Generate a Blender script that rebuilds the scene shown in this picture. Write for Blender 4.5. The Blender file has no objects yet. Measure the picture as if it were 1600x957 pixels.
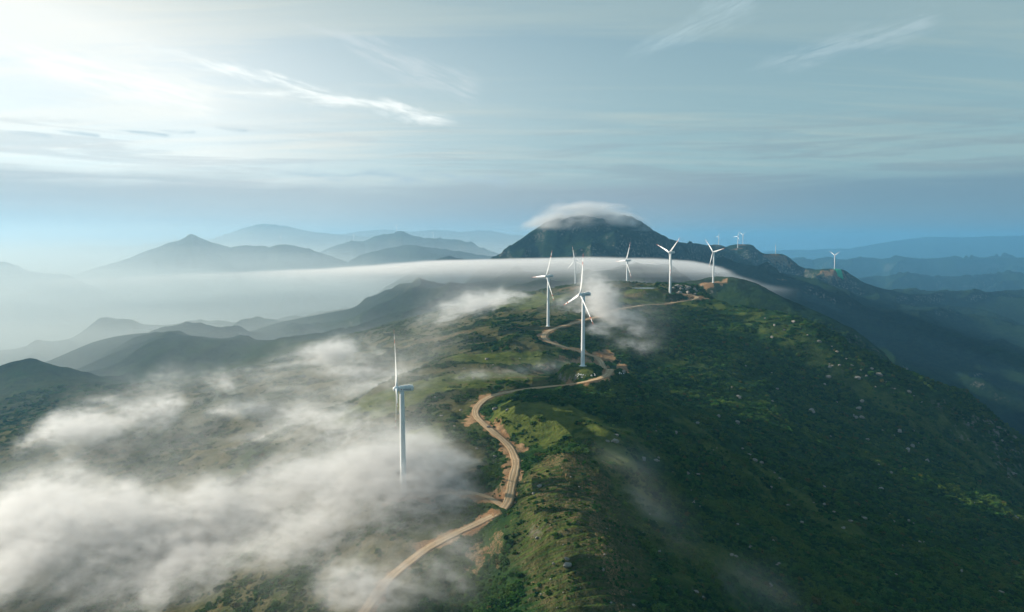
import bpy, bmesh, math, random
import numpy as np
from mathutils import Vector, Matrix

random.seed(7)
rng = np.random.default_rng(11)
PI = math.pi
scene = bpy.context.scene
COL = scene.collection

# ------------------------------------------------------------------ camera maths (metres; camera above (0,0), looking along +Y)
CZ = 700.0
F = 1067.0
HORIZON = 375.0
PITCH = math.atan((478.5 - HORIZON) / F)
CP, SP = math.cos(PITCH), math.sin(PITCH)


def slope(px, py):
    """direction of a sight line, scaled so that its Y is 1: (x, z)"""
    u = (px - 800.0) / F
    v = (478.5 - py) / F
    dy = CP + v * SP
    return u / dy, (-SP + v * CP) / dy


def at(px, py, Y):
    x, z = slope(px, py)
    return np.array((x * Y, Y, z * Y + CZ))


def project(p):
    x, y, z = p[0], p[1], p[2] - CZ
    d = y * CP - z * SP
    return 800 + F * x / d, 478.5 - F * (y * SP + z * CP) / d


def solve_Y(px, py, hub_py, h=80.0):
    """distance at which a mast of height h standing at a pixel tops out at hub_py"""
    lo, hi = 150.0, 12000.0
    for _ in range(60):
        m = 0.5 * (lo + hi)
        p = at(px, py, m)
        p[2] += h
        if project(p)[1] < hub_py:
            lo = m
        else:
            hi = m
    return m


# ------------------------------------------------------------------ noise
def _hash(ix, iy, seed):
    h = (ix.astype(np.int64) * 374761393 + iy.astype(np.int64) * 668265263 + seed * 1442695041) & 0xFFFFFFFF
    h = ((h ^ (h >> 13)) * 1274126177) & 0xFFFFFFFF
    return (h ^ (h >> 16)) & 0xFFFFFFFF


def gnoise(x, y, seed=0):
    x0 = np.floor(x); y0 = np.floor(y)
    fx = x - x0; fy = y - y0
    ux = fx * fx * fx * (fx * (fx * 6 - 15) + 10)
    uy = fy * fy * fy * (fy * (fy * 6 - 15) + 10)

    def g(ix, iy, dx, dy):
        a = _hash(ix, iy, seed) * (2 * PI / 4294967296.0)
        return np.cos(a) * dx + np.sin(a) * dy
    n00 = g(x0, y0, fx, fy); n10 = g(x0 + 1, y0, fx - 1, fy)
    n01 = g(x0, y0 + 1, fx, fy - 1); n11 = g(x0 + 1, y0 + 1, fx - 1, fy - 1)
    a = n00 + (n10 - n00) * ux
    b = n01 + (n11 - n01) * ux
    return (a + (b - a) * uy) * 1.5


def fbm(x, y, wl, octaves, seed=0, gain=0.5):
    s = np.zeros_like(x); amp = 1.0
    for k in range(octaves):
        s += amp * gnoise(x / wl + 17.3 * k, y / wl - 9.1 * k, seed + k)
        wl *= 0.5; amp *= gain
    return s


def ridged(x, y, wl, octaves, seed=0):
    s = np.zeros_like(x); amp = 1.0; w = np.ones_like(x)
    for k in range(octaves):
        n = 1 - np.abs(gnoise(x / wl + 31.7 * k, y / wl + 5.3 * k, seed + k)) * 1.6
        n = np.clip(n, 0, 1) ** 2 * w
        s += n * amp
        w = np.clip(n * 1.6, 0, 1)
        wl *= 0.5; amp *= 0.5
    return s


def sstep(a, b, x):
    t = np.clip((x - a) / (b - a), 0, 1)
    return t * t * (3 - 2 * t)


# ------------------------------------------------------------------ turbines: base pixel, hub pixel row, rotor phase, rotor axis turn from the sight line
# (base x, base y, hub y, phase deg, foreshortening of rotor plane 0..1)
TURB = [
    (630.5, 776, 608, -25, 0.03),
    (910.5, 572, 460.5, 10, 0.43),
    (856.4, 510, 432, 25, 0.50),
    (1046.8, 459, 395.5, 50, 0.57),
    (1114.3, 442, 394, 77, 0.65),
    (979.5, 462, 407.5, 25, 0.50),
    (898.6, 449.5, 408, -12, 0.70),
    (904.6, 444, 415, 85, 0.60),
]
TY = [solve_Y(t[0], t[1], t[2]) for t in TURB]

# ------------------------------------------------------------------ control points of the near terrain: (px, py, Y)
CTRL = [
    # road and crest
    (570, 957, 360), (650, 870, 402), (790, 790, 448), (805, 710, 545), (745, 640, 660), (790, 612, 715), (860, 606, 735),
    (960, 578, 790), (845, 525, 1010), (880, 505, 1090), (940, 488, 1200), (1050, 475, 1310), (1090, 464, 1350),
    (1075, 444, 1400), (1105, 456, 1420),
    # near hill and terraces
    (880, 652, 590), (830, 622, 640), (940, 672, 560), (880, 720, 482), (900, 800, 402), (900, 880, 355), (900, 957, 322),
    (800, 870, 385), (790, 957, 340), (720, 900, 388), (700, 957, 355),
    # right-hand slope
    (960, 632, 800), (1000, 560, 950), (1060, 520, 1120), (1000, 760, 486), (1040, 690, 610), (1100, 640, 760), (1130, 560, 1010), (1150, 500, 1230),
    (1100, 900, 392), (1050, 830, 430), (1200, 950, 390), (1400, 950, 432), (1600, 950, 480), (1200, 800, 560), (1400, 800, 640),
    (1600, 800, 720), (1200, 650, 800), (1400, 700, 880), (1600, 720, 985), (1250, 570, 1060), (1320, 610, 1010), (1500, 700, 940), (1180, 725, 640),
    # spur outlined against the right valley, and its far side
    (1130, 472, 1330), (1200, 493, 1285), (1260, 520, 1235), (1310, 545, 1195), (1370, 585, 1145), (1450, 625, 1112),
    (1530, 665, 1085), (1600, 697, 1062), (1800, 790, 1000),
    # spur under the fifth turbine
    (1150, 442, 1850), (1200, 465, 1800), (1260, 498, 1730), (1300, 520, 1690), (1350, 553, 1640), (1400, 590, 1600),
    # right valley
    (1400, 500, 3000), (1500, 600, 2300), (1590, 680, 1900), (1450, 560, 2500), (1300, 470, 3000), (1250, 440, 3300), (1200, 430, 3000),
    (1600, 500, 3800), (1600, 462, 4500), (1500, 460, 4300), (1150, 415, 3300),
    # saddle below the big mountain
    (900, 432, 2450), (1000, 430, 2400), (800, 440, 2300), (1050, 430, 2300), (700, 440, 2700), (940, 452, 1900),
    # left side
    (600, 700, 570), (600, 600, 810), (700, 560, 900), (650, 580, 900), (560, 620, 850), (450, 650, 850), (300, 700, 800), (100, 750, 750),
    (0, 850, 600), (200, 950, 450), (400, 850, 500), (0, 957, 470), (500, 750, 580), (0, 690, 950), (200, 640, 1050), (680, 700, 560), (690, 800, 455),
    (500, 560, 1300), (640, 535, 1150), (760, 510, 1150), (400, 575, 1500), (800, 560, 900), (760, 475, 1500), (640, 500, 1650),
    # left spurs, with hollows between them
    (0, 573, 1600), (60, 573, 1600), (110, 590, 1500), (130, 527, 2250), (200, 509, 2300), (270, 508, 2250), (340, 530, 2050), (390, 552, 1880),
    (350, 520, 2600), (430, 492, 2700), (520, 475, 2800), (610, 458, 2800), (450, 530, 2100), (600, 500, 1900), (250, 545, 1850),
    (200, 500, 3300), (40, 560, 2000),
]
CW = [at(*c) for c in CTRL]
for t, Y in zip(TURB, TY):
    CW.append(at(t[0], t[1], Y))


def wpt(az, r, z):
    return np.array((r * math.sin(math.radians(az)), r * math.cos(math.radians(az)), CZ + z))


# hidden flanks, the valleys and everything behind the camera
for px_, Y_c, z_ in [(60, 1950, -400), (-40, 1900, -400), (200, 1650, -345), (150, 1750, -360), (410, 2350, -400), (320, 2620, -420), (470, 2250, -370), (220, 2800, -440), (80, 2700, -440), (560, 2350, -330), (20, 1300, -330), (300, 1450, -300), (420, 3400, -430), (560, 3500, -380), (680, 3300, -300)]:
    CW.append(np.array(((px_ - 800) / F * Y_c, Y_c, CZ + z_)))
for az, r, z in [(12, 1650, -235), (18, 1500, -262), (23, 1450, -320), (27, 1400, -390), (31, 1380, -430), (36, 1350, -480), (45, 1300, -520),
                 (18, 2200, -330), (22, 2050, -400), (29, 1900, -520), (36, 1800, -580),
                 (-30, 4000, -560), (-20, 4500, -520), (-10, 4500, -440), (-36, 2800, -520), (-25, 3000, -430), (-45, 2000, -470), (-50, 1000, -380), (-55, 500, -300),
                 (0, 6000, -520), (10, 6500, -560), (25, 7000, -600), (36, 7000, -620), (-35, 7000, -600), (-15, 7500, -560),
                 (0, 230, -205), (-25, 260, -225), (25, 260, -235), (45, 400, -280), (60, 700, -400),
                 (-8, 120, -215), (90, 150, -240), (-90, 150, -235), (180, 150, -220), (180, 600, -230), (110, 700, -380), (-110, 700, -340), (0, 40, -215)]:
    CW.append(wpt(az, r, z))
for az in range(-180, 180, 30):
    CW.append(wpt(az, 14000, -640)); CW.append(wpt(az, 45000, -660))
    if abs(az) > 40:
        CW.append(wpt(az, 2500, -500)); CW.append(wpt(az, 6000, -600))
CW = np.array(CW)


def lp(x, y):
    r = np.sqrt(x * x + y * y) + 1e-6
    a = np.arctan2(x, y)
    lr = np.log(r)
    return a, lr, r


ca, clr, _ = lp(CW[:, 0], CW[:, 1])
cz = CW[:, 2] - CZ
SOFT = 0.035


def kern(a1, l1, a2, l2):
    da = np.abs(a1[:, None] - a2[None, :])
    np.minimum(da, 2 * PI - da, out=da)
    da *= da
    dl = l1[:, None] - l2[None, :]
    dl *= dl
    da += dl
    da += SOFT * SOFT
    return np.sqrt(da, out=da)


_K = kern(ca, clr, ca, clr)
_n = len(ca)
_A = np.zeros((_n + 1, _n + 1)); _A[:_n, :_n] = _K - np.eye(_n) * 0.004; _A[:_n, _n] = 1; _A[_n, :_n] = 1
RW = np.linalg.solve(_A, np.concatenate([cz, [0]]))

# ------------------------------------------------------------------ far ranges: crest pixels with their distance
RANGES = [
    # (flank slope, ruggedness, [(px, py, Y)...])
    (0.42, 0.85, [(730, 440, 3100), (765, 408, 3150), (782, 396, 3200), (800, 384, 3250), (820, 369, 3300), (835, 360, 3330), (850, 349, 3350), (870, 343, 3370), (900, 338, 3380), (950, 336, 3400),
             (985, 338, 3420), (1002, 345, 3450), (1012, 353, 3500), (1025, 362, 3600), (1045, 373, 3800), (1065, 379, 4000), (1100, 382, 4200),
             (1122, 385, 4400), (1140, 385, 4500), (1156, 382, 4500), (1170, 383, 4450), (1185, 391, 4400), (1200, 397, 4350), (1215, 397, 4350),
             (1228, 408, 4300), (1250, 417, 4250), (1275, 421, 4100), (1303, 421, 3950), (1320, 427, 3950), (1345, 440, 3900), (1372, 449, 3850),
             (1400, 457, 3800), (1440, 459, 4100), (1470, 456, 4300), (1500, 456, 4400), (1550, 457, 4500), (1600, 453, 4600), (1700, 455, 4700), (1800, 460, 4800)]),
    (0.30, 0.8, [(1150, 440, 8500), (1280, 428, 8500), (1340, 434, 8300), (1385, 431, 8300), (1430, 428, 8300), (1460, 431, 8300), (1500, 431, 8300), (1560, 427, 8300), (1600, 428, 8300), (1800, 425, 8300)]),
    (0.30, 0.8, [(1000, 400, 12500), (1150, 404, 12500), (1235, 405, 12500), (1252, 403, 12500), (1270, 406, 12500), (1290, 402, 12400), (1320, 405, 12400), (1345, 401, 12400), (1380, 405, 12400),
                 (1410, 402, 12400), (1440, 405, 12400), (1480, 402, 12400), (1505, 405, 12400), (1550, 403, 12400), (1600, 402, 12400), (1800, 400, 12400)]),
    (0.30, 0.5, [(1200, 392, 24000), (1330, 388, 24000), (1400, 376, 24000), (1450, 370, 24000), (1500, 371, 24000), (1560, 369, 24000), (1600, 368, 24000), (1800, 370, 24000)]),
    (0.33, 0.6, [(-300, 400, 6000), (-60, 395, 6000), (0, 408, 6000), (15, 411, 6000), (30, 418, 6000), (48, 425, 6000), (70, 427, 6000), (100, 428, 6000), (130, 440, 6000)]),
    (0.33, 0.7, [(130, 425, 7000), (170, 413, 7000), (205, 402, 7000), (235, 390, 7000), (265, 380, 7000), (282, 374, 7000), (299, 366, 7000), (312, 370, 7000), (325, 377, 7000), (345, 383, 7000), (358, 386, 7000), (372, 384, 7000),
                 (405, 384, 7000), (420, 386, 7000), (440, 382, 7000), (460, 384, 7000), (485, 390, 7000), (510, 398, 7000), (545, 410, 7000), (590, 430, 7000)]),
    (0.33, 0.7, [(480, 405, 9000), (505, 391, 9000), (535, 381, 9000), (555, 376, 9000), (570, 377, 9000), (588, 368, 9000), (602, 366, 9000), (615, 365, 9000), (628, 361, 9000), (640, 366, 9000), (655, 371, 9000),
                 (690, 374, 9000), (710, 375, 9000), (735, 381, 9000), (757, 390, 9000), (790, 400, 9000), (830, 410, 9000)]),
    (0.33, 0.5, [(560, 400, 6800), (600, 388, 6800), (640, 383, 6800), (680, 388, 6800), (720, 393, 6800), (770, 402, 6800), (800, 410, 6800)]),
    (0.33, 0.4, [(660, 415, 4700), (685, 405, 4700), (702, 400, 4700), (715, 404, 4700), (735, 406, 4700), (750, 412, 4700)]),
    (0.30, 0.6, [(300, 385, 14000), (325, 375, 14000), (345, 369, 14000), (365, 361, 14000), (385, 355, 14000), (410, 350, 14000), (435, 352, 14000), (460, 357, 14000), (490, 363, 14000), (530, 367, 14000), (580, 371, 14000), (620, 378, 14000)]),
    (0.30, 0.6, [(500, 372, 19000), (560, 362, 19000), (600, 359, 19000), (640, 362, 19000), (680, 359, 19000), (720, 363, 19000), (765, 360, 19000), (800, 367, 19000), (900, 375, 19000)]),
    (0.30, 0.4, [(-300, 388, 16000), (0, 394, 16000), (60, 389, 16000), (130, 384, 16000), (190, 385, 16000), (225, 383, 16000), (270, 375, 16000), (300, 372, 16000), (340, 378, 16000)]),
]
RDATA = []
for s, rg, pts in RANGES:
    W = np.array([at(*p) for p in pts])
    a, lr, r = lp(W[:, 0], W[:, 1])
    RDATA.append((s, rg, a, r, W[:, 2] - CZ))


def smax(a, b, k):
    h = np.clip(0.5 + 0.5 * (a - b) / k, 0, 1)
    return b + (a - b) * h + k * h * (1 - h)


def base_height(x, y):
    """relative to the camera height"""
    x = np.asarray(x, float); y = np.asarray(y, float)
    shp = x.shape
    x = x.ravel(); y = y.ravel()
    a, lr, r = lp(x, y)
    z = np.empty_like(x)
    for i in range(0, len(x), 20000):
        s = slice(i, i + 20000)
        z[s] = kern(a[s], lr[s], ca, clr) @ RW[:-1] + RW[-1]
    # relief that grows with distance
    w1 = sstep(1450, 2600, r); w2 = sstep(4000, 7000, r)
    g1 = np.zeros_like(x); ib = np.nonzero(w1 > 0)[0]
    if len(ib): g1[ib] = ridged(x[ib], y[ib], 620, 4, 5) - 0.75
    big = r > 1400
    z += w1 * g1 * 46
    ib = np.nonzero(w2 > 0)[0]
    if len(ib): z[ib] += w2[ib] * (ridged(x[ib], y[ib], 2600, 4, 9) - 0.8) * 110
    wn = 1 - sstep(1500, 3000, r)
    ib = np.nonzero(wn > 0)[0]
    if len(ib):
        xb, yb = x[ib], y[ib]
        z[ib] += wn[ib] * (fbm(xb, yb, 130, 2, 21) * 3.2 + ridged(xb + 0.4 * yb, yb - 0.2 * xb, 95, 3, 33) * 3.0 - 1.5 + fbm(xb, yb, 38, 3, 25) * 1.5)
    for k, (s, rg, ra, rr, rz) in enumerate(RDATA):
        D0 = np.interp(a, ra, rr)
        zc0 = np.interp(a, ra, rz)
        out0 = np.maximum(ra[0] - a, 0) + np.maximum(a - ra[-1], 0)
        zc0 = zc0 - out0 * D0 * 0.6
        ix = np.nonzero(big & (np.abs(r - D0) * s < zc0 + 760 + 0.05 * D0))[0]
        if not len(ix):
            continue
        D, zc, aa, ri, xi, yi = D0[ix], zc0[ix], a[ix], r[ix], x[ix], y[ix]
        D = D * (1 + 0.018 * gnoise(aa * 25, aa * 0 + k, 50 + k))
        dr = np.abs(ri - D)
        wl = np.clip(D * 0.12, 350, 2500)
        gully = ridged(xi / wl, yi / wl, 1.0, 4, 70 + k) - 0.9
        ramp = sstep(0, 1, dr / (D * 0.03))
        zr = zc - s * (np.sqrt(dr * dr + (0.006 * D) ** 2) - 0.006 * D) + gully * rg * wl * 0.16 * ramp + fbm(xi, yi, 90, 3, 90 + k) * 5 * np.clip(D / 4000, 1, 2.5)
        if k == 0:   # broken summit crags
            zr += (fbm(xi, yi, 60, 3, 77) * 7) * sstep(40, 90, zr)
        z[ix] = smax(zr, z[ix], 18 + 0.002 * ri)
    return z.reshape(shp)


def hit_base(px, py, fn, y0=250, y1=9000, n=700):
    Y = np.exp(np.linspace(math.log(y0), math.log(y1), n))
    sx, sz = slope(px, py)
    h = fn(sx * Y, Y)
    ray = sz * Y
    below = np.nonzero(ray <= h)[0]
    i = below[0] if len(below) else n - 1
    if i > 0:
        d0 = ray[i - 1] - h[i - 1]; d1 = h[i] - ray[i]
        t = d0 / (d0 + d1 + 1e-9)
        Yh = Y[i - 1] + (Y[i] - Y[i - 1]) * t
    else:
        Yh = Y[i]
    return np.array((sx * Yh, Yh))


# ------------------------------------------------------------------ dirt roads
def resample(P, step):
    P = np.array(P, float)
    for _ in range(3):
        Q = [P[0]]
        for i in range(len(P) - 1):
            Q.append(P[i] * 0.75 + P[i + 1] * 0.25); Q.append(P[i] * 0.25 + P[i + 1] * 0.75)
        Q.append(P[-1]); P = np.array(Q)
    d = np.concatenate([[0], np.cumsum(np.linalg.norm(np.diff(P, axis=0), axis=1))])
    s = np.arange(0, d[-1], step)
    return np.stack([np.interp(s, d, P[:, 0]), np.interp(s, d, P[:, 1])], 1)


ROAD_PX = [(520, 1010), (568, 957), (600, 915), (640, 876), (690, 845), (740, 824), (780, 803), (796, 780), (800, 750), (808, 722), (802, 704), (782, 684),
           (760, 668), (741, 650), (745, 634), (765, 620), (800, 611), (860, 605), (900, 600), (940, 593), (957, 580), (946, 563), (915, 552), (870, 541), (848, 528), (852, 518), (878, 510),
           (915, 501), (950, 487), (1000, 477), (1050, 474), (1083, 470), (1092, 465), (1080, 460), (1058, 458)]
SIDE_PX = [(786, 790), (760, 773), (725, 768), (690, 772), (650, 778)]
ROADS = []
for pxs, half in ((ROAD_PX, 3.4), (SIDE_PX, 2.6)):
    P = resample([hit_base(px, py, base_height) for px, py in pxs], 3.0)
    z = base_height(P[:, 0], P[:, 1])
    k = 15
    zp = np.pad(z, k, mode='edge')
    z = np.convolve(zp, np.hanning(2 * k + 3)[1:-1] / np.hanning(2 * k + 3)[1:-1].sum(), mode='valid')
    ROADS.append((P, z, half + 1.1 * sstep(620, 760, P[:, 1])))

PADS = []   # level ground round each turbine
for i, (t, Y) in enumerate(zip(TURB, TY)):
    p = at(t[0], t[1], Y)
    PADS.append((p[0], p[1], p[2] - CZ, 13.0 if i < 4 else 20.0, 34.0 if i < 4 else 50.0))
pond_xy = hit_base(1006, 450, base_height, 1300)
pond_z = float(base_height(pond_xy[0], pond_xy[1]))
PADS.append((pond_xy[0], pond_xy[1], pond_z - 0.6, 34.0, 60.0))

for q in ((1122.6, 382.5, 4400), (1152.6, 388.5, 4400), (1160.6, 382, 4500), (1211.6, 397, 4350), (1303.8, 421, 3945)):
    p = at(*q); PADS.append((p[0], p[1], p[2] - CZ, 26.0, 150.0))

# terraces on the near hill
TERR_C = hit_base(895, 800, base_height)


def terrace_phase(x, y):
    dx = x - TERR_C[0]
    q = (y - 0.16 * dx - 0.0022 * dx * dx + 3.5 * fbm(x, y, 46, 2, 62)) / 5.2
    return 1 - (q - np.floor(q))       # rises uphill (towards +y): tread first, riser last


def shape_height(x, y, want_road=False):
    x = np.asarray(x, float); y = np.asarray(y, float)
    shp = x.shape
    x = x.ravel(); y = y.ravel()
    z = base_height(x, y)
    # contour terraces
    tx = (x - TERR_C[0] - 2) / 44.0; ty = (y - TERR_C[1]) / 118.0
    wt = 1 - sstep(0.72, 1.05, np.sqrt(tx * tx + ty * ty) + 0.12 * fbm(x, y, 40, 2, 61))
    m = wt > 0
    if m.any():
        f = terrace_phase(x[m], y[m])
        f = 1 - f
        z[m] += (sstep(0.5, 1.0, f) - f) * 2.7 * wt[m] * np.clip(0.9 + 0.6 * fbm(x[m], y[m], 22, 2, 63), 0.35, 1.2)
    for cx, cy, pz, r0, r1 in PADS:
        d = np.hypot(x - cx, y - cy)
        w = 1 - sstep(r0, r1, d)
        z = z + (pz - z) * w
    rd = np.full(len(x), 1e6)
    for P, rz, half in ROADS:
        lo = P.min(0) - 40; hi = P.max(0) + 40
        idx = np.nonzero((x > lo[0]) & (x < hi[0]) & (y > lo[1]) & (y < hi[1]))[0]
        for i in range(0, len(idx), 40000):
            s = idx[i:i + 40000]
            dd = (x[s, None].astype(np.float32) - P[None, :, 0].astype(np.float32)) ** 2 + (y[s, None].astype(np.float32) - P[None, :, 1].astype(np.float32)) ** 2
            j = dd.argmin(1)
            d = np.sqrt(dd[np.arange(len(s)), j]); hf_ = half[j]
            w = 1 - sstep(hf_ + 1.0, hf_ + 11.0, d)
            z[s] += (rz[j] - z[s]) * w
            rd[s] = np.minimum(rd[s], d - hf_)
    if want_road:
        return z.reshape(shp), rd.reshape(shp), wt.reshape(shp)
    return z.reshape(shp)


def hit(px, py, y0=250):
    xy = hit_base(px, py, height, y0)
    return xy


# ------------------------------------------------------------------ node helpers
def new_mat(name):
    m = bpy.data.materials.new(name); m.use_nodes = True
    nt = m.node_tree; nt.nodes.clear()
    return m, nt


class NT:
    def __init__(s, nt): s.nt = nt

    def n(s, typ, **kw):
        nd = s.nt.nodes.new(typ)
        for k, v in kw.items(): setattr(nd, k, v)
        return nd

    def link(s, a, b): s.nt.links.new(a, b)

    def put(s, sock, v):
        if hasattr(v, 'is_output'): s.link(v, sock)
        elif v is not None: sock.default_value = v

    def math(s, op, a, b=None, c=None, clamp=False):
        nd = s.n('ShaderNodeMath', operation=op, use_clamp=clamp)
        s.put(nd.inputs[0], a)
        if b is not None: s.put(nd.inputs[1], b)
        if c is not None: s.put(nd.inputs[2], c)
        return nd.outputs[0]

    def vmath(s, op, a, b=None, scale=None):
        nd = s.n('ShaderNodeVectorMath', operation=op)
        s.put(nd.inputs[0], a)
        if b is not None: s.put(nd.inputs[1], b)
        if scale is not None: s.put(nd.inputs['Scale'], scale)
        return nd.outputs['Value'] if op in ('LENGTH', 'DOT_PRODUCT', 'DISTANCE') else nd.outputs[0]

    def noise(s, vec, scale, detail=3, rough=0.5, dist=0.0, dims='3D'):
        nd = s.n('ShaderNodeTexNoise', noise_dimensions=dims)
        if vec is not None: s.link(vec, nd.inputs['Vector'])
        nd.inputs['Scale'].default_value = scale; nd.inputs['Detail'].default_value = detail
        nd.inputs['Roughness'].default_value = rough; nd.inputs['Distortion'].default_value = dist
        return nd.outputs['Fac']

    def ramp(s, v, a, b, lo=0.0, hi=1.0, smooth=True):
        nd = s.n('ShaderNodeMapRange'); nd.interpolation_type = 'SMOOTHSTEP' if smooth else 'LINEAR'; nd.clamp = True
        s.put(nd.inputs['Value'], v)
        for k, q in zip(('From Min', 'From Max', 'To Min', 'To Max'), (a, b, lo, hi)): s.put(nd.inputs[k], q)
        return nd.outputs['Result']

    def mix(s, f, a, b, mode='MIX'):
        nd = s.n('ShaderNodeMix', data_type='RGBA', blend_type=mode)
        s.put(nd.inputs[0], f)
        for sock, v in ((nd.inputs[6], a), (nd.inputs[7], b)):
            if isinstance(v, tuple): v = (v + (1,))[:4]
            s.put(sock, v)
        return nd.outputs[2]

    def mapping(s, vec, loc=(0, 0, 0), rot=(0, 0, 0), sc=(1, 1, 1)):
        nd = s.n('ShaderNodeMapping')
        s.link(vec, nd.inputs['Vector'])
        nd.inputs['Location'].default_value = loc; nd.inputs['Rotation'].default_value = rot; nd.inputs['Scale'].default_value = sc
        return nd.outputs[0]

    def bsdf(s, col, rough=0.8, spec=0.2, normal=None):
        b = s.n('ShaderNodeBsdfPrincipled')
        if isinstance(col, tuple): col = (col + (1,))[:4]
        s.put(b.inputs['Base Color'], col)
        s.put(b.inputs['Roughness'], rough)
        b.inputs['Specular IOR Level'].default_value = spec
        if normal is not None: s.link(normal, b.inputs['Normal'])
        o = s.n('ShaderNodeOutputMaterial')
        s.link(b.outputs[0], o.inputs['Surface'])
        return b

    def bump(s, h, strength, dist):
        b = s.n('ShaderNodeBump'); s.put(b.inputs['Height'], h)
        b.inputs['Strength'].default_value = strength; b.inputs['Distance'].default_value = dist
        return b.outputs[0]


def mesh_obj(name, verts, faces, mats=(), parent=None, smooth=True, link=True):
    me = bpy.data.meshes.new(name)
    me.from_pydata([tuple(v) for v in verts], [], faces)
    for m in mats: me.materials.append(m)
    if smooth:
        me.polygons.foreach_set('use_smooth', np.ones(len(me.polygons), bool))
    me.update()
    o = bpy.data.objects.new(name, me)
    if link: COL.objects.link(o)
    if parent is not None: o.parent = parent
    return o


def tag(o, label=None, cat=None, group=None, kind=None):
    if label: o['label'] = label
    if cat: o['category'] = cat
    if group: o['group'] = group
    if kind: o['kind'] = kind
    return o


# ------------------------------------------------------------------ terrain sheet
ang = np.concatenate([np.arange(-180, -62, 3.0), np.arange(-62, -42, 0.4), np.arange(-42, 42, 0.085), np.arange(42, 62, 0.4), np.arange(62, 180, 3.0)])
rad = [25.0]
while rad[-1] < 42000:
    r = rad[-1]
    rad.append(r + (2.5 if r < 240 else max(1.3, 0.0045 * r) if r < 6000 else 0.009 * r))
rad = np.array(rad)
NA, NR = len(ang), len(rad)
A, R = np.meshgrid(np.radians(ang), rad)
X = (R * np.sin(A)).ravel(); Y_ = (R * np.cos(A)).ravel()
Z, RD, WT = shape_height(X, Y_, True)
ZG, RG, WG = Z.reshape(NR, NA), RD.reshape(NR, NA), WT.reshape(NR, NA)


def look(G, x, y):
    x = np.asarray(x, float); y = np.asarray(y, float)
    rr_ = np.sqrt(x * x + y * y); aa = np.degrees(np.arctan2(x, y))
    ir = np.clip(np.searchsorted(rad, rr_) - 1, 0, NR - 2); ia = np.clip(np.searchsorted(ang, aa) - 1, 0, NA - 2)
    fr = np.clip((rr_ - rad[ir]) / (rad[ir + 1] - rad[ir]), 0, 1); fa = np.clip((aa - ang[ia]) / (ang[ia + 1] - ang[ia]), 0, 1)
    return (G[ir, ia] * (1 - fr) + G[ir + 1, ia] * fr) * (1 - fa) + (G[ir, ia + 1] * (1 - fr) + G[ir + 1, ia + 1] * fr) * fa


def height(x, y, want_road=False):
    if want_road:
        return look(ZG, x, y), look(RG, x, y), look(WG, x, y)
    return look(ZG, x, y)


ZMIN, ZMAX = Z.min(), Z.max()
# centre cap
X = np.append(X, 0.0); Y_ = np.append(Y_, 0.0); Z = np.append(Z, Z[:NA].mean()); RD = np.append(RD, 1e6); WT = np.append(WT, 0.0)
i, j = np.meshgrid(np.arange(NR - 1), np.arange(NA), indexing='ij')
j2 = (j + 1) % NA
quads = np.stack([i * NA + j, i * NA + j2, (i + 1) * NA + j2, (i + 1) * NA + j], -1).reshape(-1, 4)[:, ::-1]
cen = NR * NA
tris = np.array([(cen, (k + 1) % NA, k) for k in range(NA)])[:, ::-1]
loops = np.concatenate([quads.ravel(), tris.ravel()]).astype(np.int32)
starts = np.concatenate([np.arange(len(quads)) * 4, len(quads) * 4 + np.arange(len(tris)) * 3]).astype(np.int32)
me = bpy.data.meshes.new('terrain')
me.vertices.add(len(X)); me.vertices.foreach_set('co', np.stack([X, Y_, Z + CZ], 1).astype(np.float32).ravel())
me.loops.add(len(loops)); me.loops.foreach_set('vertex_index', loops)
me.polygons.add(len(starts)); me.polygons.foreach_set('loop_start', starts)
me.polygons.foreach_set('use_smooth', np.ones(len(starts), bool))
me.update(calc_edges=True); me.validate()
terrain = bpy.data.objects.new('terrain', me); COL.objects.link(terrain)
tag(terrain, kind='structure')

# cover masks (what grows or lies where): R bare soil, G meadow grass, B brown heath
def blob(x, y, px, py, rx, ry, ang_=0.0, wob=0.35, y0=250):
    c = hit(px, py, y0)
    dx, dy = x - c[0], y - c[1]
    ca_, sa_ = math.cos(math.radians(ang_)), math.sin(math.radians(ang_))
    u = (dx * ca_ + dy * sa_) / rx; v = (-dx * sa_ + dy * ca_) / ry
    q = np.full(len(x), 9.0)
    m = (np.abs(u) < 2.2) & (np.abs(v) < 2.2)
    q[m] = np.hypot(u[m], v[m]) + wob * fbm(x[m], y[m], max(4.0, min(rx, ry)), 3, int(px) % 97)
    return 1 - sstep(0.65, 1.1, q)


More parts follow.
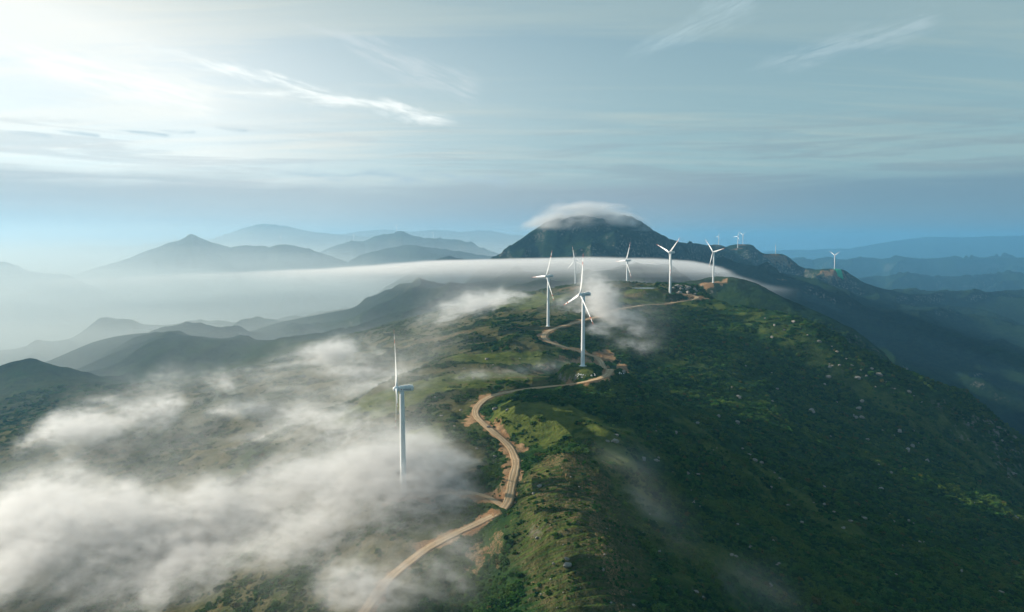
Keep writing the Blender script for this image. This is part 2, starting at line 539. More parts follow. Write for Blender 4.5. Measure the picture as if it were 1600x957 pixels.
def cover(x, y, rd, wt):
    _, _, r = lp(x, y)
    n1 = fbm(x, y, 60, 4, 101); n2 = fbm(x, y, 14, 3, 102)
    side = x - np.interp(y, [300, 450, 550, 660, 735, 800, 1000, 1300, 1800], [-60, -5, 0, -35, 40, 110, 60, 330, 560])   # right of the crest > 0
    soil = (1 - sstep(0.0, 5.5, rd + n2 * 7 + n1 * 5)) * 0.85
    grass = np.zeros_like(x)
    for b in [(880, 648, 38, 34), (840, 660, 26, 40), (970, 735, 24, 50), (1000, 790, 26, 60), (1060, 860, 32, 46), (1150, 880, 26, 40), (950, 690, 20, 40),
              (1170, 493, 62, 34, -35), (1225, 520, 60, 30, -45), (1270, 555, 42, 34, -45), (1045, 563, 62, 16, -10), (1075, 570, 40, 12, -10), (1330, 600, 30, 80, 40),
              (1440, 665, 24, 110, 45), (1560, 730, 20, 110, 45), (1240, 770, 16, 60, 40), (1290, 810, 16, 60, 40), (800, 640, 22, 40), (1120, 700, 20, 60, 40),
              (760, 560, 60, 40), (850, 560, 40, 30), (900, 582, 24, 11), (700, 600, 60, 40), (1000, 690, 16, 40, 30),
              (1070, 480, 40, 30), (990, 470, 60, 50), (1110, 480, 40, 30), (600, 630, 60, 60), (650, 680, 30, 40), (800, 590, 60, 20), (820, 470, 80, 80)]:
        grass = np.maximum(grass, blob(x, y, *b, wob=0.6 if b[0] > 940 else 0.4) * (0.55 if b[0] > 990 else 1.0))
    grass = np.maximum(grass * 0.9, wt * 0.5)
    grass = np.clip(grass + 0.35 * sstep(0.1, 0.6, n1) * (side < 30), 0, 1) * (1 - sstep(1700, 2500, r))
    heath = np.clip(sstep(10, -50, side) * (0.75 + 0.8 * n1), 0, 1) * (1 - sstep(1400, 2400, r))
    for b, st in [((632, 779, 15, 17), .75), ((857, 513, 17, 26), .5), ((915, 566, 22, 12), .75), ((905, 715, 22, 40), .42), ((930, 760, 14, 30), .42), ((850, 585, 14, 12), .7), ((738, 655, 9, 20), .85), ((775, 668, 6, 14), .7), ((945, 556, 18, 22), .9), ((972, 574, 9, 14), .8), ((1075, 462, 18, 9), .9), ((1100, 466, 13, 9), .9), ((815, 590, 50, 6), .5), ((700, 715, 24, 22), .45), ((745, 870, 8, 14), .6),
              ((775, 850, 5, 20), .5), ((690, 745, 26, 12), .5), ((660, 700, 20, 9), .45), ((940, 830, 4, 70), .45), ((960, 880, 4, 30), .45), ((640, 540, 110, 6, 8), .5), ((560, 545, 110, 6, 8), .5), ((700, 525, 80, 6), .5), ((850, 575, 10, 12), .6),
              ((895, 450, 30, 24), .55), ((985, 463, 40, 12), .5), ((1115, 442, 26, 24), .75), ((1102, 443, 20, 24), .7), ((1130, 441, 18, 22), .7), ((880, 560, 12, 8), .6)]:
        soil = np.maximum(soil, st * blob(x, y, *b, wob=0.7))
    # bare pads, cuttings and quarry scars on the far ridge
    for b in [(1122, 383, 70, 40), (1152, 389, 70, 34), (1160, 383, 40, 30), (1212, 399, 90, 30), (1215, 405, 100, 26), (1205, 402, 60, 30), (1235, 412, 40, 16), (1265, 419, 60, 14), (1303, 423, 90, 20), (1285, 424, 60, 20), (1305, 432, 26, 16),
              (1300, 428, 60, 20), (1220, 437, 34, 10), (1250, 425, 60, 8), (1195, 446, 16, 8)]:
        soil = np.maximum(soil, 0.58 * blob(x, y, *b, wob=0.8, y0=2600))
    # risers of the terraces and the odd landslip
    riser = sstep(0.45, 0.6, 1 - terrace_phase(x, y)) * wt
    heath = np.maximum(heath, riser * 0.9); grass = grass * (1 - 0.8 * riser)
    soil = np.maximum(soil, riser * 0.46 * sstep(-0.2, 0.4, n1 + 0.6 * n2))
    soil = np.maximum(soil, 0.4 * sstep(0.55, 0.8, fbm(x, y, 34, 4, 111)) * (1 - sstep(1400, 2200, r)) * (side < 40))
    forest = sstep(1350, 2300, r + 300 * n1) * (1 - 0.35 * sstep(0.1, 0.7, fbm(x, y, 420, 4, 131)))
    return soil, np.clip(grass - soil, 0, 1), heath, forest


SO, GR, HE, FO = cover(X, Y_, RD, WT)
colr = np.stack([SO, GR, HE, FO], 1).astype(np.float32)
at_ = me.attributes.new('cover', 'FLOAT_COLOR', 'POINT'); at_.data.foreach_set('color', colr.ravel())

# terrain material
m_ter, nt = new_mat('hill_ground'); N = NT(nt)
geo = N.n('ShaderNodeNewGeometry'); pos = geo.outputs['Position']
attr = N.n('ShaderNodeAttribute', attribute_name='cover'); sep = N.n('ShaderNodeSeparateColor'); N.link(attr.outputs['Color'], sep.inputs[0])
soil, grass, heath = sep.outputs[0], sep.outputs[1], sep.outputs[2]
nb = N.noise(pos, 0.012, 5, 0.6); nm = N.noise(pos, 0.09, 5, 0.65); nf = N.noise(pos, 0.55, 4, 0.7); nff = N.noise(pos, 1.6, 3, 0.7)
scrub = N.mix(N.ramp(nm, 0.35, 0.65), (0.010, 0.034, 0.012), (0.034, 0.076, 0.021))
scrub = N.mix(N.ramp(nb, 0.42, 0.66), scrub, (0.040, 0.072, 0.018))
scrub = N.mix(N.math('MULTIPLY', N.ramp(nf, 0.4, 0.7), 0.6), scrub, (0.010, 0.020, 0.009))
mead = N.mix(N.ramp(nm, 0.3, 0.7), (0.052, 0.078, 0.018), (0.120, 0.142, 0.034))
mead = N.mix(N.math('MULTIPLY', N.ramp(nf, 0.45, 0.7), 0.55), mead, (0.120, 0.092, 0.042))
brown = N.mix(N.ramp(nm, 0.35, 0.65), (0.085, 0.078, 0.032), (0.165, 0.122, 0.064))
brown = N.mix(N.ramp(nf, 0.45, 0.62), brown, (0.046, 0.054, 0.020))
wood = N.mix(N.ramp(N.noise(pos, 0.05, 6, 0.7), 0.35, 0.65), (0.005, 0.013, 0.009), (0.017, 0.032, 0.015))
earth = N.mix(N.ramp(nm, 0.35, 0.65), (0.30, 0.150, 0.070), (0.40, 0.255, 0.140))
earth = N.mix(N.ramp(nff, 0.4, 0.7), earth, (0.21, 0.135, 0.075))
c = N.mix(N.math('MULTIPLY', heath, N.ramp(nf, 0.25, 0.6, 0.4, 1.0)), scrub, brown)
c = N.mix(attr.outputs['Alpha'], c, wood)
c = N.mix(N.ramp(N.math('ADD', grass, N.math('MULTIPLY', N.math('SUBTRACT', nf, 0.5), 0.9)), 0.25, 0.7), c, mead)
c = N.mix(N.ramp(N.math('ADD', soil, N.math('ADD', N.math('MULTIPLY', N.math('SUBTRACT', nff, 0.5), 1.5), N.math('MULTIPLY', N.math('SUBTRACT', nf, 0.5), 0.9))), 0.38, 0.72), c, earth)
# bare rock where the ground is steep
nrm = N.n('ShaderNodeSeparateXYZ'); N.link(geo.outputs['Normal'], nrm.inputs[0])
steep = N.math('ADD', N.math('SUBTRACT', 1.0, nrm.outputs[2]), N.math('MULTIPLY', N.math('SUBTRACT', nb, 0.5), 0.5))
rocky = N.math('MULTIPLY', N.ramp(steep, 0.24, 0.38), N.ramp(nm, 0.5, 0.62))
c = N.mix(rocky, c, (0.17, 0.15, 0.125))
hgt = N.math('ADD', N.math('MULTIPLY', nm, 2.2), N.math('ADD', N.math('MULTIPLY', nf, 0.9), N.math('MULTIPLY', nff, 0.35)))
far_h = N.noise(pos, 0.035, 6, 0.65)
hgt = N.math('ADD', hgt, N.math('MULTIPLY', far_h, 7.0))
N.bsdf(c, 1.0, 0.0, N.bump(hgt, 0.9, 1.2))
me.materials.append(m_ter)

# ------------------------------------------------------------------ road sheets
m_road, nt = new_mat('dirt_track'); N = NT(nt)
uv = N.n('ShaderNodeUVMap', uv_map='UVMap').outputs[0]
su = N.n('ShaderNodeSeparateXYZ'); N.link(uv, su.inputs[0])
pos = N.n('ShaderNodeNewGeometry').outputs['Position']
n1 = N.noise(pos, 0.25, 5, 0.6); n2 = N.noise(pos, 1.4, 4, 0.65); n3 = N.noise(pos, 0.06, 3, 0.5)
offc = N.math('ABSOLUTE', N.math('SUBTRACT', N.math('ADD', su.outputs[0], N.math('MULTIPLY', N.math('SUBTRACT', n3, 0.5), 0.25)), 0.5))
trk = N.math('SUBTRACT', 1.0, N.ramp(N.math('ABSOLUTE', N.math('SUBTRACT', offc, 0.17)), 0.03, 0.10))
c = N.mix(n1, (0.31, 0.200, 0.110), (0.46, 0.325, 0.195))
c = N.mix(N.math('MULTIPLY', trk, N.ramp(N.noise(pos, 0.11, 4, 0.65), 0.38, 0.62, 0.1, 0.8)), c, (0.55, 0.42, 0.275))
c = N.mix(N.math('MULTIPLY', N.ramp(N.math('ADD', offc, N.math('MULTIPLY', N.math('SUBTRACT', n2, 0.5), 0.35)), 0.34, 0.5), 0.85), c, (0.20, 0.125, 0.06))
c = N.mix(N.math('MULTIPLY', N.ramp(n1, 0.52, 0.72), 0.65), c, (0.24, 0.155, 0.085))
c = N.mix(N.math('MULTIPLY', N.ramp(n2, 0.55, 0.72), 0.6), c, (0.22, 0.155, 0.095))
N.bsdf(c, 0.95, 0.05, N.bump(N.math('ADD', n2, N.math('MULTIPLY', trk, -0.6)), 0.6, 0.3))


def build_road(name, P, rz, half):
    T = np.gradient(P, axis=0); T /= np.linalg.norm(T, axis=1)[:, None] + 1e-9
    Nn = np.stack([-T[:, 1], T[:, 0]], 1)
    s = np.arange(len(P)) * 3.0
    wl = half * (1 + 0.22 * gnoise(s / 19, s * 0, 3) + 0.12 * gnoise(s / 6.5, s * 0 + 2, 8)); wr = half * (1 + 0.22 * gnoise(s / 17, s * 0 + 5, 4) + 0.12 * gnoise(s / 7, s * 0 + 9, 9))
    cols = [(-1.12, -0.9), (-1.0, 0.30), (-0.6, 0.34), (-0.2, 0.36), (0.2, 0.36), (0.6, 0.34), (1.0, 0.30), (1.12, -0.9)]
    V = []; UV = []
    for k, (q, dz) in enumerate(cols):
        off = np.where(q < 0, q * wl, q * wr)
        p = P + Nn * off[:, None]
        V.append(np.column_stack([p, rz + CZ + dz])); UV.append(np.column_stack([np.full(len(P), (q + 1.12) / 2.24), s / 8]))
    V = np.stack(V, 1).reshape(-1, 3); UV = np.stack(UV, 1).reshape(-1, 2)
    n = len(cols)
    faces = [(i * n + k, i * n + k + 1, (i + 1) * n + k + 1, (i + 1) * n + k) for i in range(len(P) - 1) for k in range(n - 1)]
    faces = [f[::-1] for f in faces]
    o = mesh_obj(name, V, faces, [m_road])
    ul = o.data.uv_layers.new(name='UVMap')
    li = np.zeros(len(o.data.loops), np.int32); o.data.loops.foreach_get('vertex_index', li)
    ul.data.foreach_set('uv', UV[li].astype(np.float32).ravel())
    return tag(o, kind='structure')


build_road('road', *ROADS[0])
P, z, hf = ROADS[1]
build_road('track', P, z - 0.06, hf)

# pond
m_pond, nt = new_mat('pond_water'); N = NT(nt)
N.bsdf((0.30, 0.34, 0.34), 0.12, 0.5)
pv = [(pond_xy[0], pond_xy[1], CZ + pond_z - 0.3)]
for k in range(40):
    a = 2 * PI * k / 40
    q = 1 + 0.18 * math.sin(2 * a + 1) + 0.1 * math.sin(5 * a)
    pv.append((pond_xy[0] + 21 * q * math.cos(a), pond_xy[1] + 26 * q * math.sin(a), CZ + pond_z - 0.3))
tag(mesh_obj('water', pv, [(0, k + 1, (k + 1) % 40 + 1) for k in range(40)], [m_pond], smooth=False), kind='structure')

# ------------------------------------------------------------------ wind turbines
def paint(name, col, rough=0.35, dirt=0.10):
    m, nt = new_mat(name); N = NT(nt)
    tc = N.n('ShaderNodeTexCoord').outputs['Object']
    n = N.noise(N.mapping(tc, sc=(1, 1, 0.12)), 0.8, 5, 0.6)
    d = tuple(c * (1 - dirt * 2.2) for c in col)
    N.bsdf(N.mix(N.ramp(n, 0.45, 0.8), col, d), rough, 0.4)
    return m


m_white = paint('turbine_white', (0.80, 0.80, 0.79))
m_red = paint('tip_red', (0.45, 0.085, 0.045), 0.45)
m_dark = paint('vent_grey', (0.09, 0.095, 0.10), 0.6)
m_mark = paint('lettering_grey', (0.12, 0.13, 0.15), 0.6)
m_conc = paint('foundation_concrete', (0.42, 0.40, 0.36), 0.9)


def lathe(prof, seg=24, axis='z'):
    V = []; Fc = []
    for r, h in prof:
        for k in range(seg):
            a = 2 * PI * k / seg
            p = (r * math.cos(a), r * math.sin(a), h)
            V.append(p if axis == 'z' else (h, p[0], p[1]))
    for i in range(len(prof) - 1):
        for k in range(seg):
            k2 = (k + 1) % seg
            Fc.append((i * seg + k, i * seg + k2, (i + 1) * seg + k2, (i + 1) * seg + k))
    V.append((0, 0, prof[-1][1]) if axis == 'z' else (prof[-1][1], 0, 0))
    b = (len(prof) - 1) * seg
    for k in range(seg):
        Fc.append((b + k, b + (k + 1) % seg, len(V) - 1))
    return V, Fc


def tower_mesh():
    prof = [(2.75, -0.1), (2.75, 0.25), (2.35, 0.3)]
    for k in range(1, 27):
        h = 3.0 * k; r = 2.3 - 0.62 * h / 78
        prof += [(r, h)]
    return lathe(prof, 28)


def blade_mesh(L=46.0):
    """blade along +Z from the hub, chord along Y, thickness along X; last metres banded red"""
    st = [(0.9, 1.9, 1.9, 0.0), (2.4, 1.9, 1.85, 0), (5.0, 2.6, 1.35, 14), (8.5, 3.5, 0.95, 13), (13, 3.15, 0.70, 10), (20, 2.5, 0.48, 6.5), (28, 1.9, 0.33, 4),
          (33.8, 1.5, 0.26, 3), (34.0, 1.49, 0.26, 3), (37.0, 1.25, 0.21, 2), (37.2, 1.24, 0.21, 2), (41.0, 0.95, 0.15, 1.2), (41.2, 0.94, 0.15, 1.2), (44.5, 0.62, 0.10, 0.4), (45.7, 0.32, 0.06, 0), (46, 0.08, 0.03, 0)]
    V = []; Fc = []; M = []; n = 14
    for h, ch, th, tw in st:
        t = math.radians(tw)
        for k in range(n):
            a = 2 * PI * k / n
            cy = math.cos(a); cx = math.sin(a)
            round_ = max(0.0, min(1.0, (6.5 - h) / 4.5))
            y = (cy * 0.5) * ch
            taper = (1 - 0.55 * (cy * 0.5 + 0.5)) if cy > -1 else 1
            x = cx * 0.5 * th * (round_ + (1 - round_) * taper * 1.25)
            y += (1 - round_) * ch * 0.18
            bend = 0.9 * (h / L) ** 2.2
            V.append((x * math.cos(t) - y * math.sin(t) + bend, x * math.sin(t) + y * math.cos(t), h))
    for i in range(len(st) - 1):
        for k in range(n):
            k2 = (k + 1) % n
            Fc.append((i * n + k, i * n + k2, (i + 1) * n + k2, (i + 1) * n + k))
            M.append(1 if i in (8, 12, 13, 14) else 0)
    V.append((0.9, 0, 46.02))
    for k in range(n):
        Fc.append(((len(st) - 1) * n + k, (len(st) - 1) * n + (k + 1) % n, len(V) - 1)); M.append(1)
    return V, Fc, M


def box(bm, x0, x1, y0, y1, z0, z1, bev=0.0, mat=0):
    r = bmesh.ops.create_cube(bm, size=1.0)
    for v in r['verts']:
        v.co = Vector(((x0 + x1) / 2 + v.co.x * (x1 - x0), (y0 + y1) / 2 + v.co.y * (y1 - y0), (z0 + z1) / 2 + v.co.z * (z1 - z0)))
    if bev:
        es = list({e for v in r['verts'] for e in v.link_edges})
        bmesh.ops.bevel(bm, geom=es, offset=bev, segments=3, affect='EDGES')


def bm_obj(name, bm, mats, parent=None):
    me = bpy.data.meshes.new(name); bm.to_mesh(me); bm.free()
    for m in mats: me.materials.append(m)
    o = bpy.data.objects.new(name, me); COL.objects.link(o)
    if parent is not None: o.parent = parent
    return o


HUB_H = 80.0
def make_turbine():
    """rotor axis points along +X of the root; hub ahead of the tower"""
    root = bpy.data.objects.new('wind_turbine', None); COL.objects.link(root)
    V, Fc = tower_mesh(); mesh_obj('tower', V, Fc, [m_white], root)
    V, Fc = lathe([(4.6, -1.2), (4.6, 0.0), (4.3, 0.12)], 28); mesh_obj('foundation', V, Fc, [m_conc], root)
    bm = bmesh.new()
    box(bm, -8.4, 2.3, -1.9, 1.9, -2.0, 2.0, 0.55)
    for v in bm.verts:
        if v.co.x < -4 and v.co.z < 0: v.co.z += 0.12 * (-4 - v.co.x)
    nac = bm_obj('nacelle', bm, [m_white], root); nac.location = (0, 0, HUB_H)
    bm = bmesh.new()
    box(bm, -7.2, -1.5, -1.2, 1.2, 2.0, 2.45, 0.12)
    box(bm, -5.6, -4.2, -0.7, 0.7, 2.4, 2.75, 0.1)
    for x in (-7.9, -7.6):
        box(bm, x, x + 0.08, -0.5, -0.42, 1.95, 3.2); box(bm, x, x + 0.08, 0.42, 0.5, 1.95, 3.0)
    bm_obj('roof_cover', bm, [m_white], nac)
    # the emblem and the unreadably small line of dark lettering on the flanks
    for sgn in (-1, 1):
        bm = bmesh.new()
        bmesh.ops.create_cone(bm, cap_ends=True, segments=20, radius1=0.42, radius2=0.42, depth=0.06)
        bmesh.ops.rotate(bm, verts=bm.verts, cent=(0, 0, 0), matrix=Matrix.Rotation(PI / 2, 3, 'X'))
        bmesh.ops.translate(bm, verts=bm.verts, vec=(0.4, sgn * 1.91, -0.35))
        bm_obj('emblem', bm, [m_red], nac)
        bm = bmesh.new(); rr = random.Random(3)
        x = -0.9
        while x > -6.6:
            w = rr.choice((0.28, 0.34, 0.4))
            box(bm, x - w, x, sgn * 1.90 - 0.03, sgn * 1.90 + 0.03, -0.6, 0.1)
            x -= w + 0.13
        bm_obj('lettering', bm, [m_mark], nac)
    V, Fc = lathe([(1.75, 0.0), (1.95, 0.3), (1.95, 2.3), (1.75, 3.0), (1.25, 3.7), (0.6, 4.1)], 24, 'x')
    hub = mesh_obj('hub', V, Fc, [m_white], root); hub.location = (2.32, 0, HUB_H)
    V, Fc, M = blade_mesh()
    for k in range(3):
        b = mesh_obj('blade', V, Fc, [m_white, m_red], root) if k == 0 else b0.copy()
        if k == 0:
            b0 = b; b.data.polygons.foreach_set('material_index', np.array(M, np.int32))
        else:
            COL.objects.link(b); b.parent = root
        b.location = (3.75, 0, HUB_H)
        b.rotation_euler = (math.radians(120 * k), 0, 0)
    return root


def copy_tree(o, parent=None):
    c = o.copy(); COL.objects.link(c); c.parent = parent
    for ch in o.children: copy_tree(ch, c)
    return c


def set_turbine(root, x, y, z, axis, phase, label, group):
    root.location = (x, y, z)
    root.rotation_euler = (0, 0, math.atan2(axis[1], axis[0]))
    k = 0
    for ch in root.children:
        if ch.name.startswith('blade'):
            # root-local Y is left of the axis; positive phase turns towards the local -Y... checked against the picture
            ch.rotation_euler = (math.radians(-(phase + 120 * k) if False else -(phase + 120 * k)), 0, 0); k += 1
    tag(root, label, 'wind turbine', group)


def axis_from(x, y, fore, side=-1):
    """rotor axis: fore = how much of the rotor plane is seen face-on; side -1 = hub to the left of its tower"""
    view = Vector((x, y)).normalized(); right = Vector((view.y, -view.x))
    a = right * (side * math.sqrt(1 - fore * fore)) - view * fore
    return a


TLAB = [
    'largest white wind turbine, rotor seen edge-on, tower foot sunk in fog',
    'white wind turbine with its tower foot inside the dirt road bend, beside white rocks',
    'white wind turbine standing above the upper zigzag of the dirt road, one blade pointing left',
    'white wind turbine on the red earth cutting beside the rock outcrop, blades in a V',
    'white wind turbine on a pale earth pad behind the rock outcrop',
    'white wind turbine right of the fog puff, hub hidden in the cloud streak',
    'small white wind turbine with a raised red tipped blade above the cloud streak',
    'smaller white wind turbine half hidden just behind the raised blade of the roadside turbine',
]
ROOT = make_turbine()
G1 = 'wind turbines along the ridge'
for i, (t, Y) in enumerate(zip(TURB, TY)):
    p = at(t[0], t[1], Y)
    root = ROOT if i == 0 else copy_tree(ROOT)
    z = float(height(p[0], p[1])) + CZ
    set_turbine(root, p[0], p[1], z, axis_from(p[0], p[1], t[4]), t[3], TLAB[i], G1)

# far ones: base px, Y, phase, fore, label, height scale
FAR = [
    (1117.2, 438, 2150, 88, 0.65, 'white wind turbine mostly hidden behind the one on the pale earth pad', 1.0),
    (1122.6, 384, 4400, 20, 0.6, 'tiny pale wind turbine on the bare far ridge top, left of the pair'),
    (1152.6, 387, 4400, 25, 0.7, 'tiny white wind turbine in front of the reddish scar, left one of the far pair'),
    (1160.6, 383, 4520, 55, 0.7, 'tiny white wind turbine on the rounded far summit, right one of the far pair'),
    (1211.6, 398, 4350, 0, 0.05, 'tiny white wind turbine seen edge-on above the grey quarry scar'),
    (1303.8, 421, 3950, 60, 0.7, 'small white wind turbine with raised V blades above the green netting'),
    (1062, 379, 4300, 250, 0.7, 'tiny dark wind turbine behind the far ridge just right of the mountain'),
    (1030, 372, 4700, 40, 0.7, 'tiny pale wind turbine rotor peeping over the right shoulder of the mountain'),
    (274, 378, 7050, 0, 0.1, 'tiny grey wind turbine on the left slope of the hazy pointed peak'),
    (293, 369, 7100, 5, 0.1, 'tiny grey wind turbine rising just behind the tip of the hazy pointed peak'),
    (228, 392, 7000, 60, 0.6, 'tiny faint wind turbine low on the left shoulder of the hazy pointed peak'),
    (191, 407, 7000, 60, 0.6, 'tiny faint wind turbine farthest left at the foot of the hazy pointed peak'),
    (439, 383, 7000, 30, 0.6, 'tiny faint wind turbine on the rounded hump right of the hazy pointed peak'),
    (553, 377, 9000, 10, 0.6, 'tiny faint wind turbine on the left end of the hazy middle range'),
    (620, 372, 8850, 180, 0.6, 'tiny faint wind turbine below the highest top of the hazy middle range'),
    (677, 374, 9000, 40, 0.6, 'tiny faint wind turbine on the right part of the hazy middle range'),
]
for f in FAR:
    px, py, Y, ph, fo, lab = f[:6]
    p = at(px, py, Y)
    root = copy_tree(ROOT)
    set_turbine(root, p[0], p[1], float(height(p[0], p[1])) + CZ, axis_from(p[0], p[1], fo), ph, lab, 'distant wind turbines')
    q = {1123: 0.68, 1153: 0.9, 1161: 0.78, 1212: 0.62}.get(round(px), 1.0); root.scale = (q, q, q)

# ------------------------------------------------------------------ boulders
m_rock, nt = new_mat('granite'); N = NT(nt)
tc = N.n('ShaderNodeTexCoord').outputs['Object']
oi = N.n('ShaderNodeObjectInfo').outputs['Random']
n1 = N.noise(tc, 1.3, 5, 0.6); n2 = N.noise(tc, 6.0, 4, 0.7); n3 = N.noise(tc, 0.7, 2, 0.5)
c = N.mix(n1, (0.13, 0.12, 0.105), (0.33, 0.305, 0.265))
c = N.mix(N.math('MULTIPLY', N.ramp(n2, 0.5, 0.7), 0.6), c, (0.12, 0.11, 0.095))
c = N.mix(N.math('MULTIPLY', N.ramp(n3, 0.55, 0.7), 0.6), c, (0.10, 0.11, 0.06))
c = N.mix(N.math('MULTIPLY', oi, 0.4), c, (0.34, 0.28, 0.225))
N.bsdf(c, 0.9, 0.2, N.bump(n2, 0.6, 0.12))


def rock_mesh(seed, sub=3):
    bm = bmesh.new(); bmesh.ops.create_icosphere(bm, subdivisions=sub, radius=1.0)
    r = np.random.default_rng(seed)
    planes = [(Vector(r.normal(size=3)).normalized(), r.uniform(0.55, 0.92)) for _ in range(11)]
    sc = Vector((1.0, r.uniform(0.65, 1.0), r.uniform(0.6, 0.85)))
    for v in bm.verts:
        p = v.co.copy()
        for nrm, d in planes:
            t = p.dot(nrm) - d
            if t > 0: p -= nrm * t * 0.9
        q = np.array([p.x * 2.1 + seed]), np.array([p.y * 2.1 + p.z * 1.3])
        p *= 1 + 0.10 * float(gnoise(q[0], q[1], seed)[0])
        v.co = Vector((p.x * sc.x, p.y * sc.y, p.z * sc.z))
    me = bpy.data.meshes.new('boulder'); bm.to_mesh(me); bm.free(); me.materials.append(m_rock)
    return me


ROCKS = [rock_mesh(s) for s in range(8)]


def boulder(px, py, wpx, label, group=None, name='boulder', mesh=None, aspect=(1, 1, 1), y0=250, rz=None, mat=None):
    xy = hit(px, py + 0.25 * wpx, y0)
    z = float(height(xy[0], xy[1]))
    dist = math.hypot(xy[0], xy[1])
    s = 0.5 * wpx * dist / F
    o = bpy.data.objects.new(name, mesh or ROCKS[random.randrange(8)]); COL.objects.link(o)
    o.location = (xy[0], xy[1], z + CZ + (0.16 if name == 'boulder' else 0.38) * s * aspect[2])
    o.rotation_euler = (random.uniform(-0.3, 0.3), random.uniform(-0.3, 0.3), random.uniform(0, 6.28) if rz is None else rz)
    o.scale = (s * aspect[0], s * aspect[1], s * aspect[2])
    tag(o, label, 'boulder', group)
    return o


G = 'boulders on the hillsides'
BIG = [
    (886, 881, 17, 'large pale grey boulder alone on the lower terraces'),
    (886, 872, 12, 'flat grey boulder lying against the back of the large terrace boulder'),
    (1006, 716, 13, 'tall pale boulder on the grass beside the faint mist, right of the terraces'),
    (961, 687, 14, 'broad pale boulder in the cluster on top of the near hill crest'),
    (963, 679, 8, 'small rounded boulder topmost in the cluster on the near hill crest'),
    (950, 688, 8, 'low dark boulder at the left end of the cluster on the near hill crest'),
    (1030, 860, 16, 'long white slab of rock inside the lower mist patch'),
    (1072, 736, 16, 'long narrow grey slab lying along the gully edge'),
    (1089, 739, 11, 'dark grey block beside the long narrow slab'),
    (1077, 764, 9, 'pale oblong boulder on the open grass slope below the slabs'),
    (1056, 675, 9, 'pale boulder on the dark spur above the slabs'),
    (1122, 650, 8, 'upright pale boulder high on the dark slope, left of centre'),
    (1152, 660, 10, 'rounded grey boulder in the dark scrub beside the upright pale one'),
    (1180, 718, 10, 'pale boulder at the middle of the cluster of three on the shaded slope'),
    (1190, 722, 8, 'leaning boulder at the right of the cluster of three on the shaded slope'),
    (1170, 709, 9, 'flat boulder at the left of the cluster of three on the shaded slope'),
    (1269, 641, 13, 'large lone pale boulder in the middle of the shaded right slope'),
    (1418, 704, 13, 'tall pale boulder on the far right slope with small stones behind'),
    (1425, 697, 9, 'small pale stone behind the tall boulder on the far right slope'),
    (1449, 719, 8, 'egg shaped white boulder right of the tall boulder on the far right slope'),
    (1406, 674, 9, 'split grey boulder on the right slope above the tall boulder'),
    (1346, 626, 8, 'dark grey boulder under the skyline of the right spur'),
    (1340, 589, 11, 'pale boulder on the grassy spur just under the skyline'),
    (1374, 584, 10, 'grey boulder standing on the skyline of the right spur'),
    (1206, 526, 8, 'reddish boulder on the shaded slope below the pale grass strip'),
    (1210, 508, 6, 'small boulder at the upper end of the pale grass strip'),
    (1289, 600, 6, 'small pale boulder alone in the dark scrub below the grassy spur'),
    (1376, 762, 9, 'pale boulder in the dark scrub far down the right slope'),
    (1396, 814, 7, 'narrow grey boulder in the dark gully of the right slope'),
    (1087, 923, 10, 'round pale boulder at the left edge of the lowest mist patch'),
    (1202, 912, 11, 'grey boulder beside the right edge of the lowest mist patch'),
    (1099, 933, 8, 'small boulder just below the round pale one near the bottom edge'),
    (774, 637, 11, 'large pale boulder on the grass right of the road at its leftmost bend'),
    (792, 640, 8, 'dark boulder beside the large pale one near the leftmost road bend'),
    (763, 666, 9, 'grey boulder at the roadside above the red cutting'),
    (773, 712, 9, 'grey boulder left of the road on the heath'),
    (843, 758, 10, 'dark grey boulder on the upper terraces just right of the road'),
    (833, 770, 8, 'lower dark boulder next to the roadside terrace boulder'),
    (690, 648, 8, 'flat grey boulder on the heath right of the nearest turbine'),
    (1105, 775, 8, 'dark boulder at the foot of the gully scrub'),
    (839, 839, 8, 'grey boulder near the dark hollow at the left of the terraces'),
    (942, 889, 8, 'rough grey boulder at the right side of the terraces'),
    (857, 621, 7, 'pale boulder just below the road where it straightens'),
    (975, 580, 10, 'tan boulder on the outer bank of the road loop'),
]
for px, py, w, lab in BIG:
    asp = (1.0, 0.8, 0.85)
    if 'long' in lab: asp = (1.0, 0.45, 0.45)
    if 'flat' in lab: asp = (1.0, 0.8, 0.5)
    if 'tall' in lab or 'upright' in lab: asp = (0.85, 0.8, 1.25)
    boulder(px, py, w, lab, G, aspect=asp)
rr = random.Random(5)
